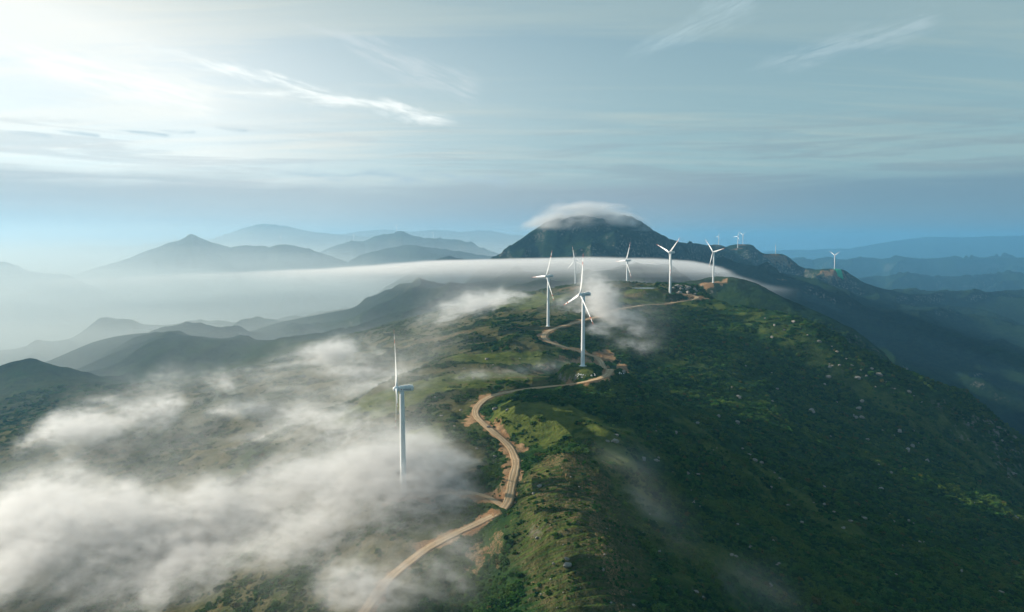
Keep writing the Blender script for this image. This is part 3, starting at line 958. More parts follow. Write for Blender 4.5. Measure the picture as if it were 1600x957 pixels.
SMALL = [
    ('small pale boulder strewn along the spur under the right skyline', [(1240, 502), (1250, 512), (1262, 523), (1280, 533), (1300, 541), (1308, 549), (1322, 560), (1333, 571), (1345, 578), (1352, 588), (1330, 570), (1225, 515), (1195, 497), (1312, 570), (1362, 575), (1385, 597), (1420, 611), (1428, 618), (1505, 654), (1512, 660), (1555, 680), (1565, 688), (1398, 607), (1440, 628), (1368, 604)], 5),
    ('small grey boulder half sunk in dark scrub of the right slope', [(1240, 630), (1333, 648), (1336, 651), (1347, 651), (1380, 672), (1376, 676), (1397, 680), (1436, 692), (1365, 697), (1312, 667), (1298, 681), (1278, 678), (1447, 728), (1435, 731), (1511, 735), (1575, 745), (1500, 890), (1585, 910), (1534, 896), (1410, 852), (1318, 824), (1303, 799), (1271, 785), (1288, 787), (1204, 760), (1235, 776), (1210, 738), (1218, 747), (1143, 740), (1160, 700)], 5),
    ('small stone scattered over the grass right of the terraces', [(1020, 757), (1033, 766), (1043, 785), (1050, 790), (1024, 750), (1062, 702), (1076, 706), (1075, 690), (1090, 660), (1098, 645), (1053, 688), (1026, 664), (976, 659), (968, 650), (1052, 738), (1015, 803), (1025, 815), (1005, 832), (1040, 845), (1120, 700), (1115, 703)], 5),
    ('small pale stone lying between the terrace rows', [(860, 905), (880, 925), (907, 918), (930, 905), (955, 940), (870, 950), (845, 928), (850, 926), (828, 935), (945, 866), (948, 826), (860, 820), (845, 842), (905, 760), (892, 745), (920, 870), (880, 850), (990, 945), (985, 925), (865, 880)], 4),
    ('small grey stone on the brown heath left of the road', [(660, 660), (710, 665), (700, 690), (720, 640), (735, 625), (680, 620), (725, 575), (740, 590), (770, 570), (690, 570), (770, 548), (760, 560), (812, 560), (745, 700), (760, 730), (720, 730), (780, 585)], 5),
]
rq = random.Random(41)
def inside(px, py):   # the right-hand slope between the gully and the spur
    return py > np.interp(px, [980, 1100, 1200, 1310, 1450, 1600], [690, 560, 515, 560, 640, 712]) and py < np.interp(px, [980, 1200, 1600], [760, 900, 940])
extra = []
while len(extra) < 62:
    p_ = (rq.uniform(980, 1595), rq.uniform(510, 930))
    if inside(*p_): extra += [p_] + [(p_[0] + rq.uniform(-7, 7), p_[1] + rq.uniform(-4, 4)) for _ in range(rq.choice((0, 0, 0, 1, 2)))]
SMALL[1] = (SMALL[1][0], SMALL[1][1] + extra, 6)
for lab, pts, w in SMALL:
    for px, py in pts:
        boulder(px, py, w * rr.choice((0.55, 0.7, 0.9, 1.1, 1.5)), lab, lab.replace('small ', 'small ', 1).replace('boulder', 'boulders').replace('stone', 'stones') if False else 'small stones and boulders', aspect=(1, 0.9, 0.8))

# white rubble by the road loop
m_wrock, nt = new_mat('white_rubble'); N = NT(nt)
tc = N.n('ShaderNodeTexCoord').outputs['Object']
N.bsdf(N.mix(N.noise(tc, 3, 4), (0.55, 0.53, 0.50), (0.78, 0.77, 0.74)), 0.9, 0.2)
WR = []
for s in range(20, 23):
    me_ = rock_mesh(s, 2); me_.materials.clear(); me_.materials.append(m_wrock); me_.name = 'white_rock'; WR.append(me_)
for lab, (cx, cy, sx, sy, n) in (('white rock in the larger heap below the roadside turbine', (906, 587, 8.5, 3.2, 26)), ('white rock in the smaller heap right of the large one by the roadside turbine', (926.5, 586, 4.2, 2.2, 10)),
                                 ('white rock tumbled down the outer bank of the road loop', (971, 583.5, 4.5, 3.2, 9))):
    for k in range(n):
        a = rr.uniform(0, 6.28); q = math.sqrt(rr.random())
        o = boulder(cx + sx * q * math.cos(a), cy + sy * q * math.sin(a), rr.uniform(1.3, 2.6), lab, lab.replace('white rock', 'white rocks', 1), name='white_rock', mesh=WR[k % 3])
        o['category'] = 'rock'

# rock outcrop behind the cutting
def outcrop(px, py, Y0, spread, n, size, label, seed):
    c0 = hit(px, py, Y0)
    bm = bmesh.new(); r = random.Random(seed)
    z0 = float(height(c0[0], c0[1]))
    for k in range(n):
        a = r.uniform(0, 6.28); q = r.random() ** 0.6
        x = c0[0] + spread[0] * q * math.cos(a); y = c0[1] + spread[1] * q * math.sin(a)
        s = size * r.uniform(0.5, 1.2)
        mm = ROCKS[r.randrange(8)]
        b2 = bmesh.new(); b2.from_mesh(mm)
        M = Matrix.Translation((x - c0[0], y - c0[1], float(height(x, y)) - z0 - 0.15 * s)) @ Matrix.Rotation(r.uniform(0, 6.28), 4, 'Z') @ Matrix.Rotation(r.uniform(-0.4, 0.4), 4, 'X') @ Matrix.Diagonal((s, s * 0.9, s * r.uniform(0.8, 1.3), 1))
        b2.transform(M)
        tmp = bpy.data.meshes.new('t'); b2.to_mesh(tmp); b2.free(); bm.from_mesh(tmp); bpy.data.meshes.remove(tmp)
    o = bm_obj('rock_outcrop', bm, [m_rock]); o.location = (c0[0], c0[1], z0 + CZ)
    return tag(o, label, 'rock outcrop')


outcrop(1071, 452, 1300, (24, 16), 16, 5.5, 'craggy grey rock outcrop crowning the hilltop beside the red earth cutting', 4)
outcrop(1097, 459, 1300, (18, 14), 10, 4.0, 'lower dark rock outcrop on the right shoulder of the craggy hilltop', 6)

# green netting below the far right turbine
m_net, nt = new_mat('green_netting'); N = NT(nt)
pos = N.n('ShaderNodeNewGeometry').outputs['Position']
N.bsdf(N.mix(N.noise(pos, 0.2, 3), (0.01, 0.30, 0.13), (0.02, 0.42, 0.20)), 0.7, 0.2)
c0 = at(1303, 424, 3945)
gx = np.linspace(-21, 21, 11); gy = np.linspace(-85, -22, 10)
V = []
for yy in gy:
    for xx in gx:
        w = 1.0 - 0.25 * (-22 - yy) / 63
        V.append((c0[0] + xx * w, c0[1] + yy, float(height(c0[0] + xx * w, c0[1] + yy)) + CZ + 2.5))
Fc = [(a * 11 + b, a * 11 + b + 1, (a + 1) * 11 + b + 1, (a + 1) * 11 + b) for a in range(9) for b in range(10)]
o = mesh_obj('green_netting', V, Fc, [m_net])
sol = o.modifiers.new('thick', 'SOLIDIFY'); sol.thickness = 0.3
tag(o, 'bright green erosion netting spread on the slope below the far right turbine', 'netting')

# ------------------------------------------------------------------ scrub: uncountable low bushes over the hills (one object)
NP = 260000
u = rng.random(NP); a = np.radians(rng.uniform(-44, 44, NP))
r = np.exp(np.log(270) + u * (np.log(1750) - np.log(270)))
r = np.sqrt(r * (270 + u * 1480))
x = r * np.sin(a); y = r * np.cos(a)
z, rd, wt = height(x, y, True)
so, gr, he, _ = cover(x, y, rd, wt)
clump = 1.25 * fbm(x, y, 24, 4, 201); clump2 = fbm(x, y, 90, 3, 205)
dens = np.clip(0.80 + 0.8 * clump + 0.5 * clump2 - 0.95 * gr - 1.0 * so - 0.62 * he + np.where(wt > 0.3, 0.5 * sstep(0.5, 0.7, 1 - terrace_phase(x, y)), 0), 0.0, 1.0)
dens = np.where(wt > 0.4, 0.03 + 0.42 * sstep(0.45, 0.6, 1 - terrace_phase(x, y)) * (clump > -0.1), dens)
keep = (rng.random(NP) < dens) & (rd > 1.0 + 2.5 * (y > 620))
for cx, cy, pz, r0, r1 in PADS:
    keep &= np.hypot(x - cx, y - cy) > r0 * 0.9
x, y, z, r, clump, gr, he, wt, rd = (q[keep] for q in (x, y, z, r, clump, gr, he, wt, rd))
sc = (0.55 + 1.25 * rng.random(len(x)) ** 2.4) * (1 + 0.45 * np.clip(clump, 0, 1)) * np.interp(r, [300, 1000, 1750], [1.0, 1.5, 2.3])
sc += 1.3 * (rng.random(len(x)) > 0.965)
sc *= 0.45 + 0.55 * sstep(2, 14, rd)
sc *= (1 - 0.35 * gr - 0.25 * he) * np.where(wt > 0.4, 0.62, 1.0)
sm = bpy.data.meshes.new('scrub')
sm.vertices.add(len(x)); sm.vertices.foreach_set('co', np.stack([x, y, z + CZ + 0.12 * sc], 1).astype(np.float32).ravel())
a1 = sm.attributes.new('size', 'FLOAT', 'POINT'); a1.data.foreach_set('value', sc.astype(np.float32))
scrub_o = bpy.data.objects.new('scrub', sm); COL.objects.link(scrub_o)
tag(scrub_o, 'dark green low scrub and bushes covering the hillsides', 'scrub', kind='stuff')
print('bushes', len(x))

m_leaf, nt = new_mat('scrub_leaves'); N = NT(nt)
oi = N.n('ShaderNodeObjectInfo').outputs['Random']
pos = N.n('ShaderNodeNewGeometry').outputs['Position']
nn = N.noise(pos, 2.2, 4, 0.7); nl = N.noise(pos, 0.03, 3, 0.6)
c = N.mix(oi, (0.008, 0.046, 0.014), (0.066, 0.158, 0.030))
c = N.mix(N.ramp(nl, 0.45, 0.68), c, (0.105, 0.155, 0.030))
c = N.mix(N.math('MULTIPLY', N.ramp(oi, 0.93, 0.95), 0.8), c, (0.13, 0.095, 0.03))
c = N.mix(N.ramp(nn, 0.42, 0.65), c, (0.007, 0.018, 0.007))
c = N.mix(N.math('MULTIPLY', N.ramp(N.math('FRACT', N.math('MULTIPLY', oi, 7.0)), 0.82, 0.88), 0.7), c, (0.070, 0.115, 0.026))
N.bsdf(c, 1.0, 0.0, N.bump(nn, 0.9, 0.25))

ng = bpy.data.node_groups.new('scrub_scatter', 'GeometryNodeTree')
ng.interface.new_socket('Geometry', in_out='INPUT', socket_type='NodeSocketGeometry')
ng.interface.new_socket('Geometry', in_out='OUTPUT', socket_type='NodeSocketGeometry')
gn = lambda t: ng.nodes.new(t)
gi, go = gn('NodeGroupInput'), gn('NodeGroupOutput')
mp = gn('GeometryNodeMeshToPoints'); ng.links.new(gi.outputs[0], mp.inputs['Mesh'])
join = gn('GeometryNodeGeometryToInstance')
for k in range(4):
    ico = gn('GeometryNodeMeshIcoSphere'); ico.inputs['Radius'].default_value = 1.0; ico.inputs['Subdivisions'].default_value = 4
    sp = gn('GeometryNodeSetPosition'); ng.links.new(ico.outputs['Mesh'], sp.inputs['Geometry'])
    nz = gn('ShaderNodeTexNoise'); nz.noise_dimensions = '4D'; nz.inputs['W'].default_value = k * 3.7; nz.inputs['Scale'].default_value = 1.9; nz.inputs['Detail'].default_value = 4; nz.inputs['Roughness'].default_value = 0.75
    mr = gn('ShaderNodeMapRange'); ng.links.new(nz.outputs[0], mr.inputs['Value'])
    mr.inputs['From Min'].default_value = 0.3; mr.inputs['From Max'].default_value = 0.7; mr.inputs['To Min'].default_value = 0.22; mr.inputs['To Max'].default_value = 1.5; mr.clamp = False
    ps = gn('GeometryNodeInputPosition')
    vm = gn('ShaderNodeVectorMath'); vm.operation = 'SCALE'; ng.links.new(ps.outputs[0], vm.inputs[0]); ng.links.new(mr.outputs[0], vm.inputs['Scale'])
    vs = gn('ShaderNodeVectorMath'); vs.operation = 'MULTIPLY'; ng.links.new(vm.outputs[0], vs.inputs[0]); vs.inputs[1].default_value = (1.15, 1.0, 0.72)
    ng.links.new(vs.outputs[0], sp.inputs['Position'])
    sma = gn('GeometryNodeSetMaterial'); sma.inputs['Material'].default_value = m_leaf
    ng.links.new(sp.outputs[0], sma.inputs['Geometry'])
    ng.links.new(sma.outputs[0], join.inputs[0])
iop = gn('GeometryNodeInstanceOnPoints'); iop.inputs['Pick Instance'].default_value = True
ng.links.new(mp.outputs[0], iop.inputs['Points']); ng.links.new(join.outputs[0], iop.inputs['Instance'])
rv = gn('FunctionNodeRandomValue'); rv.data_type = 'FLOAT_VECTOR'; rv.inputs[1].default_value = (0.25, 0.25, 6.28)
er = gn('FunctionNodeEulerToRotation'); ng.links.new(rv.outputs[0], er.inputs[0]); ng.links.new(er.outputs[0], iop.inputs['Rotation'])
na = gn('GeometryNodeInputNamedAttribute'); na.data_type = 'FLOAT'; na.inputs['Name'].default_value = 'size'
ng.links.new(na.outputs[0], iop.inputs['Scale'])
ng.links.new(iop.outputs[0], go.inputs[0])
md = scrub_o.modifiers.new('scatter', 'NODES'); md.node_group = ng
sm.materials.append(m_leaf)

# ------------------------------------------------------------------ fog: soft drifting banks, each a density grid filled here and handed to a Volume Cube
def vnoise3(x, y, z, seed):
    r = np.random.default_rng(seed).random((32, 32, 32)).astype(np.float32)
    x0 = np.floor(x); y0 = np.floor(y); z0 = np.floor(z)
    fx = x - x0; fy = y - y0; fz = z - z0
    fx = fx * fx * (3 - 2 * fx); fy = fy * fy * (3 - 2 * fy); fz = fz * fz * (3 - 2 * fz)
    a0 = x0.astype(np.int32) & 31; b0 = y0.astype(np.int32) & 31; c0 = z0.astype(np.int32) & 31
    a1 = (a0 + 1) & 31; b1 = (b0 + 1) & 31; c1 = (c0 + 1) & 31
    p = r[a0, b0, c0] * (1 - fx) + r[a1, b0, c0] * fx
    q = r[a0, b1, c0] * (1 - fx) + r[a1, b1, c0] * fx
    lo = p * (1 - fy) + q * fy
    p = r[a0, b0, c1] * (1 - fx) + r[a1, b0, c1] * fx
    q = r[a0, b1, c1] * (1 - fx) + r[a1, b1, c1] * fx
    hi = p * (1 - fy) + q * fy
    return lo * (1 - fz) + hi * fz


def fbm3(x, y, z, octaves, seed, gain=0.63):
    s = 0; amp = 1.0; tot = 0.0
    for k in range(octaves):
        s = s + amp * vnoise3(x, y, z, seed + k); tot += amp
        x = x * 2.03 + 3.1; y = y * 2.03 + 7.7; z = z * 2.03 + 1.3; amp *= gain
    return s / tot


def grid_axes(bounds, vox):
    (x0, x1), (y0, y1), (z0, z1) = bounds
    nx, ny, nz = (max(4, int((b - a) / v)) for (a, b), v in zip(bounds, vox))
    gx = np.linspace(x0, x1, nx, dtype=np.float32); gy = np.linspace(y0, y1, ny, dtype=np.float32); gz = np.linspace(z0, z1, nz, dtype=np.float32)
    return np.meshgrid(gx, gy, gz, indexing='ij')


def fog_mat(name, col, aniso, step, fine=0.0):
    m, nt = new_mat(name); N = NT(nt)
    pv = N.n('ShaderNodeVolumePrincipled')
    pv.inputs['Color'].default_value = col + (1,); pv.inputs['Anisotropy'].default_value = aniso
    pv.inputs['Density Attribute'].default_value = ''
    den = N.math('MULTIPLY', N.n('ShaderNodeAttribute', attribute_name='density').outputs['Fac'], 0.001)
    if fine:
        pos = N.n('ShaderNodeNewGeometry').outputs['Position']
        n = N.noise(N.mapping(pos, rot=(0, 0, 0.5), sc=(1 / 12, 1 / 7.5, 1 / 6.5)), 1.0, 2.5, 0.65, 0.0)
        den = N.math('MULTIPLY', den, N.ramp(n, 0.32, 0.68, 1 - fine, 1 + fine))
    N.link(den, pv.inputs['Density'])
    o = N.n('ShaderNodeOutputMaterial'); N.link(pv.outputs[0], o.inputs['Volume'])
    m.cycles.volume_step_rate = step
    return m


def fog_object(name, label, P, dens, mat):
    X3, Y3, Z3 = P
    nx, ny, nz = X3.shape
    d = dens.astype(np.float32) * 1000.0
    d[0] = d[-1] = 0; d[:, 0] = d[:, -1] = 0; d[:, :, 0] = d[:, :, -1] = 0
    me = bpy.data.meshes.new(name)
    me.vertices.add(d.size)
    me.vertices.foreach_set('co', np.stack([X3.ravel(), Y3.ravel(), Z3.ravel()], 1).astype(np.float32).ravel())
    at_ = me.attributes.new('vapour', 'FLOAT', 'POINT'); at_.data.foreach_set('value', d.ravel())
    me.materials.append(mat)
    o = bpy.data.objects.new(name, me); COL.objects.link(o)
    ng = bpy.data.node_groups.new('fog_grid', 'GeometryNodeTree')
    ng.interface.new_socket('Geometry', in_out='INPUT', socket_type='NodeSocketGeometry')
    ng.interface.new_socket('Geometry', in_out='OUTPUT', socket_type='NodeSocketGeometry')
    gi, go = ng.nodes.new('NodeGroupInput'), ng.nodes.new('NodeGroupOutput')
    lo = Vector((X3[0, 0, 0], Y3[0, 0, 0], Z3[0, 0, 0])); hi = Vector((X3[-1, -1, -1], Y3[-1, -1, -1], Z3[-1, -1, -1]))
    vc = ng.nodes.new('GeometryNodeVolumeCube')
    vc.inputs['Min'].default_value = lo; vc.inputs['Max'].default_value = hi
    vc.inputs['Resolution X'].default_value = nx; vc.inputs['Resolution Y'].default_value = ny; vc.inputs['Resolution Z'].default_value = nz
    ps = ng.nodes.new('GeometryNodeInputPosition'); sx_ = ng.nodes.new('ShaderNodeSeparateXYZ'); ng.links.new(ps.outputs[0], sx_.inputs[0])

    def mth(op, a, b=None):
        nd = ng.nodes.new('ShaderNodeMath'); nd.operation = op
        for k, v in enumerate((a, b)):
            if v is None: continue
            if hasattr(v, 'is_output'): ng.links.new(v, nd.inputs[k])
            else: nd.inputs[k].default_value = v
        return nd.outputs[0]
    idx = []
    for k, n in enumerate((nx, ny, nz)):
        t = mth('MULTIPLY', mth('SUBTRACT', sx_.outputs[k], lo[k]), (n - 1) / (hi[k] - lo[k]))
        idx.append(mth('MINIMUM', mth('MAXIMUM', mth('ROUND', t), 0.0), n - 1))
    # integers kept exact: row * ny + column, then * nz (below 2**24)
    ii = mth('ADD', mth('MULTIPLY', mth('ADD', mth('MULTIPLY', idx[0], ny), idx[1]), nz), idx[2])
    si = ng.nodes.new('GeometryNodeSampleIndex'); si.data_type = 'FLOAT'; si.domain = 'POINT'
    na = ng.nodes.new('GeometryNodeInputNamedAttribute'); na.data_type = 'FLOAT'; na.inputs['Name'].default_value = 'vapour'
    ng.links.new(gi.outputs[0], si.inputs['Geometry']); ng.links.new(na.outputs[0], si.inputs['Value']); ng.links.new(ii, si.inputs['Index'])
    ng.links.new(si.outputs[0], vc.inputs['Density'])
    sm_ = ng.nodes.new('GeometryNodeSetMaterial'); sm_.inputs['Material'].default_value = mat
    ng.links.new(vc.outputs[0], sm_.inputs['Geometry']); ng.links.new(sm_.outputs[0], go.inputs[0])
    md = o.modifiers.new('vapour', 'NODES'); md.node_group = ng
    return tag(o, label, 'fog', kind='stuff')


def puffs(P, lst):
    """soft union of ellipsoids given by sight line and distance: (px, py, Y, rx, ry, rz, strength)"""
    X3, Y3, Z3 = P
    keep = np.ones(X3.shape, np.float32)
    for px, py, Y, rx, ry, rz, st in lst:
        c = at(px, py, Y)
        x, y, z = X3[:, 0, 0], Y3[0, :, 0], Z3[0, 0, :]
        gx = np.exp(-((x - c[0]) / rx) ** 2); gy = np.exp(-((y - c[1]) / ry) ** 2); gz = np.exp(-((z - c[2]) / rz) ** 2)
        keep *= 1 - st * (gx[:, None, None] * gy[None, :, None] * gz[None, None, :]).astype(np.float32)
    return 1 - keep


def swirl(P, wl, stretch, seed, octaves=5, warp=0.5):
    X3, Y3, Z3 = P
    x = X3 / (wl * stretch[0]); y = Y3 / (wl * stretch[1]); z = Z3 / (wl * stretch[2])
    wx = vnoise3(x * 1.3, y * 1.3, z * 1.3, seed + 50) - 0.5; wy = vnoise3(x * 1.3 + 9, y * 1.3, z * 1.3, seed + 51) - 0.5; wz = vnoise3(x * 1.3, y * 1.3 + 5, z * 1.3, seed + 52) - 0.5
    return fbm3(x + warp * 2 * wx, y + warp * 2 * wy, z + warp * 2 * wz, octaves, seed)


def above(P):
    X3, Y3, Z3 = P
    g = look(ZG, X3[:, :, 0], Y3[:, :, 0]) + CZ
    return Z3 - g[:, :, None].astype(np.float32)


def vapour(P, S, H, wl, stretch, seed, low, vary):
    """torn vapour: coverage S opens or closes a warped noise, the ragged top follows the ground"""
    n = swirl(P, wl, stretch, seed, 6, 0.9)
    zs = (n - n.mean()) / n.std()
    X3, Y3, Z3 = P
    t = low + vary * np.clip(0.5 + 0.9 * fbm(X3[:, :, 0].astype(float), Y3[:, :, 0].astype(float), 120, 3, seed), 0.05, 1.2)
    t = t[:, :, None].astype(np.float32)
    env = sstep(-12, 3, H) * (1 - sstep(0.35, 1.0, H / t))
    return env * (0.06 * S + S * sstep(-0.4, 2.3, 0.9 * zs + 3.3 * (S - 0.52)) ** 1.4)


M_FOG = fog_mat('fog_vapour', (0.985, 0.985, 0.98), 0.3, 2.0, 0.85)
M_MIST = fog_mat('valley_mist_vapour', (0.74, 0.80, 0.785), 0.3, 1.0)
M_FAR = fog_mat('mist_vapour', (0.985, 0.985, 0.985), 0.35, 1.2)

# foreground banks
P = grid_axes(((-620, 110), (340, 1180), (CZ - 330, CZ - 80)), (3.1, 3.3, 3.3))
S = puffs(P, [
    # the dense bank
    (40, 800, 570, 80, 60, 24, 1.0), (130, 800, 565, 70, 55, 24, 1.0), (215, 815, 560, 60, 50, 24, 1.0), (300, 805, 555, 60, 50, 24, 1.0), (380, 830, 540, 62, 50, 24, 1.0), (460, 845, 520, 58, 48, 23, 1.0), (540, 855, 500, 44, 44, 22, 0.95),
    (420, 890, 480, 70, 44, 20, 0.95), (500, 915, 450, 56, 40, 19, 0.9), (320, 870, 510, 70, 46, 20, 0.9), (560, 930, 425, 42, 36, 16, 0.75), (-80, 800, 600, 120, 80, 28, 1.0), (380, 940, 445, 60, 36, 16, 0.7),
    (100, 900, 480, 120, 50, 18, 0.55), (230, 930, 455, 80, 40, 16, 0.5), (20, 860, 520, 90, 50, 20, 0.7),
    # round the nearest turbine
    (640, 765, 505, 36, 42, 24, 1.0), (600, 735, 530, 40, 46, 22, 0.95), (680, 745, 515, 30, 36, 18, 0.85), (720, 760, 510, 24, 30, 15, 0.7), (690, 800, 480, 28, 30, 15, 0.75), (550, 770, 535, 46, 46, 20, 0.85), (640, 815, 470, 38, 34, 17, 0.75),
    (650, 695, 555, 22, 30, 14, 0.75), (500, 740, 590, 56, 46, 18, 0.7), (590, 860, 450, 34, 30, 15, 0.7),
    # over the lower road
    (700, 895, 402, 26, 28, 13, 0.75), (725, 935, 375, 20, 22, 11, 0.7), (650, 930, 395, 34, 28, 14, 0.6), (690, 860, 425, 24, 24, 11, 0.5),
    (640, 870, 410, 40, 34, 20, 1.0), (700, 880, 390, 26, 28, 17, 1.0), (600, 890, 400, 44, 36, 20, 1.0), (690, 915, 368, 24, 26, 16, 1.0), (720, 850, 410, 18, 24, 14, 0.8), (550, 910, 395, 44, 36, 20, 1.0), (620, 930, 365, 34, 28, 18, 1.0),
    (560, 830, 450, 40, 34, 18, 1.0), (500, 880, 430, 44, 34, 18, 1.0), (630, 750, 500, 24, 30, 22, 1.0), (615, 790, 478, 30, 30, 18, 1.0), (655, 800, 470, 26, 28, 16, 1.0),
    # torn wisps up the slope
    (525, 548, 1020, 44, 50, 20, 0.9), (560, 575, 940, 50, 55, 18, 0.75), (610, 590, 890, 46, 50, 14, 0.55), (680, 600, 850, 60, 50, 12, 0.5), (730, 590, 880, 50, 50, 10, 0.4), (500, 605, 870, 60, 50, 16, 0.6), (430, 635, 840, 70, 45, 15, 0.6),
    (350, 640, 850, 70, 40, 14, 0.55), (270, 635, 890, 80, 40, 15, 0.5), (190, 660, 850, 90, 40, 16, 0.55), (90, 675, 850, 90, 45, 17, 0.6), (0, 665, 890, 100, 50, 18, 0.6), (440, 690, 740, 70, 34, 12, 0.45), (540, 660, 720, 56, 45, 15, 0.65),
    (330, 585, 1060, 110, 50, 16, 0.4), (120, 610, 1060, 140, 60, 18, 0.4), (590, 690, 640, 40, 44, 16, 0.75), (420, 590, 980, 70, 45, 15, 0.5), (560, 720, 600, 40, 40, 16, 0.8),
    (640, 735, 530, 34, 40, 22, 0.95), (665, 770, 500, 36, 40, 20, 0.95), (610, 780, 500, 40, 40, 20, 0.9), (640, 850, 445, 34, 30, 16, 0.75), (720, 800, 470, 26, 28, 14, 0.7),
])
H = above(P)
X3, Y3, Z3 = P
S = 1 - (1 - S) * (1 - 0.24 * sstep(-30, -120, X3) * sstep(380, 480, Y3) * sstep(1180, 1050, Y3))
d = vapour(P, S, H, 78, (1.6, 1.0, 0.7), 407, 34, 62)
C = puffs(P, [(632, 738, 488, 20, 30, 20, 1.0), (606, 755, 495, 26, 30, 20, 1.0), (655, 765, 478, 20, 26, 16, 0.9), (640, 790, 470, 22, 26, 13, 0.8), (575, 750, 520, 36, 34, 18, 0.9), (610, 700, 520, 20, 30, 18, 0.6),
              (90, 810, 545, 60, 40, 18, 0.8), (210, 820, 540, 60, 40, 18, 0.8), (330, 830, 525, 60, 40, 18, 0.8), (430, 850, 500, 50, 40, 17, 0.8), (510, 860, 480, 44, 36, 16, 0.7)])
zf = swirl(P, 34, (1.5, 1.0, 0.8), 433, 5, 0.9); zf = (zf - zf.mean()) / zf.std()
d = np.maximum(d, C * sstep(-12, 3, H) * np.clip(0.42 + 0.22 * zf, 0, 1))
fog_object('fog_bank', 'torn white fog bank drifting over the left foreground slope and the nearest turbine', P, d * 0.058, M_FOG)

# thin mist on the right of the terraces
P = grid_axes(((15, 240), (325, 600), (CZ - 265, CZ - 110)), (2.6, 3.2, 2.6))
S = puffs(P, [(1005, 800, 450, 20, 30, 9, 1.0), (1030, 840, 425, 18, 24, 8, 1.0), (985, 770, 470, 16, 28, 7, 0.8), (1160, 915, 398, 22, 22, 8, 1.0), (1120, 905, 400, 16, 20, 7, 0.9), (1195, 925, 395, 16, 20, 7, 0.9), (965, 715, 510, 18, 30, 8, 0.9), (1000, 730, 505, 14, 26, 7, 0.8), (850, 830, 420, 14, 20, 6, 0.5), (930, 820, 420, 18, 22, 6, 0.5)])
H = above(P)
d = vapour(P, S, H, 40, (1.2, 1.0, 0.8), 460, 60, 0)
d = np.maximum(d, 0.35 * S * sstep(-12, 3, H))
fog_object('mist', 'thin mist patches on the grass to the right of the terraces', P, d * 0.016, M_FAR)

# puffs round the middle turbines
P = grid_axes(((-260, 360), (760, 1900), (CZ - 215, CZ - 20)), (4.2, 6.0, 4.0))
S = puffs(P, [
    (715, 480, 1400, 60, 90, 24, 0.85), (760, 485, 1350, 60, 90, 26, 0.95), (805, 475, 1380, 60, 80, 24, 0.9), (845, 490, 1300, 46, 60, 20, 0.75), (790, 508, 1250, 60, 60, 14, 0.7), (690, 503, 1300, 60, 80, 18, 0.75), (740, 460, 1500, 80, 90, 20, 0.6),
    (922, 445, 1200, 30, 44, 36, 0.98), (945, 470, 1150, 38, 55, 30, 1.0), (968, 500, 1100, 40, 55, 22, 0.98), (1000, 518, 1050, 34, 45, 18, 0.9), (1010, 490, 1120, 34, 50, 20, 0.75), (985, 540, 980, 34, 38, 14, 0.75), (895, 485, 1180, 38, 50, 22, 0.75), (935, 515, 1050, 30, 40, 16, 0.7), (870, 470, 1250, 40, 50, 18, 0.6),
    (830, 578, 790, 34, 20, 7, 0.75), (870, 570, 805, 34, 18, 7, 0.75), (785, 585, 780, 44, 22, 9, 0.7), (740, 595, 790, 44, 26, 10, 0.6),
    (1000, 450, 1700, 120, 120, 14, 0.45), (900, 455, 1700, 120, 120, 14, 0.45),
])
H = above(P)
d = vapour(P, S, H, 70, (1.2, 1.1, 0.85), 500, 200, 0)
fog_object('fog_bank', 'tattered fog puffs hanging among the middle ridge turbines', P, d * 0.040, M_FOG)

# the long streak at the foot of the mountain
P = grid_axes(((-1700, 1000), (1350, 3100), (CZ - 200, CZ - 30)), (22, 24, 4))
X3, Y3, Z3 = P
xx = X3 / Y3 * 2250.0
# upper surface of the sheet: highest in the middle, sinking to both ends
topz = np.interp(xx, [-1700, -600, -230, 235, 480, 585, 675, 760, 850, 1250], [-140, -98, -74, -63, -66, -76, -96, -126, -155, -190]).astype(np.float32) * (Y3 / 2250.0)
prof = np.interp(xx, [-1700, -900, -600, -230, 235, 500, 600, 700, 790], [0.0, 0.05, 0.25, 0.8, 1.0, 1.0, 0.7, 0.4, 0.15]).astype(np.float32)
n = swirl(P, 300, (3.0, 1.0, 0.10), 600, 6, 0.5)
nf_ = swirl(P, 110, (2.5, 1.0, 0.16), 640, 5, 0.6)
rel = Z3 - CZ - topz - (n - 0.5) * 22 - (nf_ - 0.5) * 22
prof = prof * np.exp(-((Y3 - 2250) / np.where(Y3 < 2250, 380, 330)) ** 2)
d = prof * sstep(5, -4, rel) * np.exp(np.minimum(rel + 3, 0) / 21) * (0.12 + 0.88 * sstep(0.30, 0.66, n)) * (0.45 + 1.1 * sstep(0.3, 0.68, nf_)) * sstep(960, 780, xx)
fog_object('fog_streak', 'long smooth streak of bright fog across the foot of the big mountain', P, d * 0.013, M_FAR)

# cap cloud
P = grid_axes(((-620, 900), (2900, 3900), (CZ + 40, CZ + 235)), (8, 12, 4.5))
S = puffs(P, [(900, 322, 3320, 200, 240, 34, 0.9), (905, 338, 3320, 200, 260, 34, 1.0), (960, 342, 3320, 150, 240, 28, 1.0), (860, 343, 3320, 150, 240, 28, 1.0), (985, 348, 3330, 60, 200, 24, 0.8), (860, 352, 3250, 110, 160, 22, 0.7), (890, 322, 3320, 170, 240, 26, 0.9), (940, 322, 3320, 120, 200, 22, 0.8), (805, 345, 3350, 150, 220, 30, 0.9), (750, 350, 3400, 150, 200, 26, 0.75), (700, 356, 3450, 130, 180, 22, 0.55), (1010, 358, 3400, 60, 200, 20, 0.6)])
H = above(P)
n = swirl(P, 110, (1.7, 1.2, 0.7), 700, 5, 0.7)
zs = (n - n.mean()) / n.std()
X3, Y3, Z3 = P
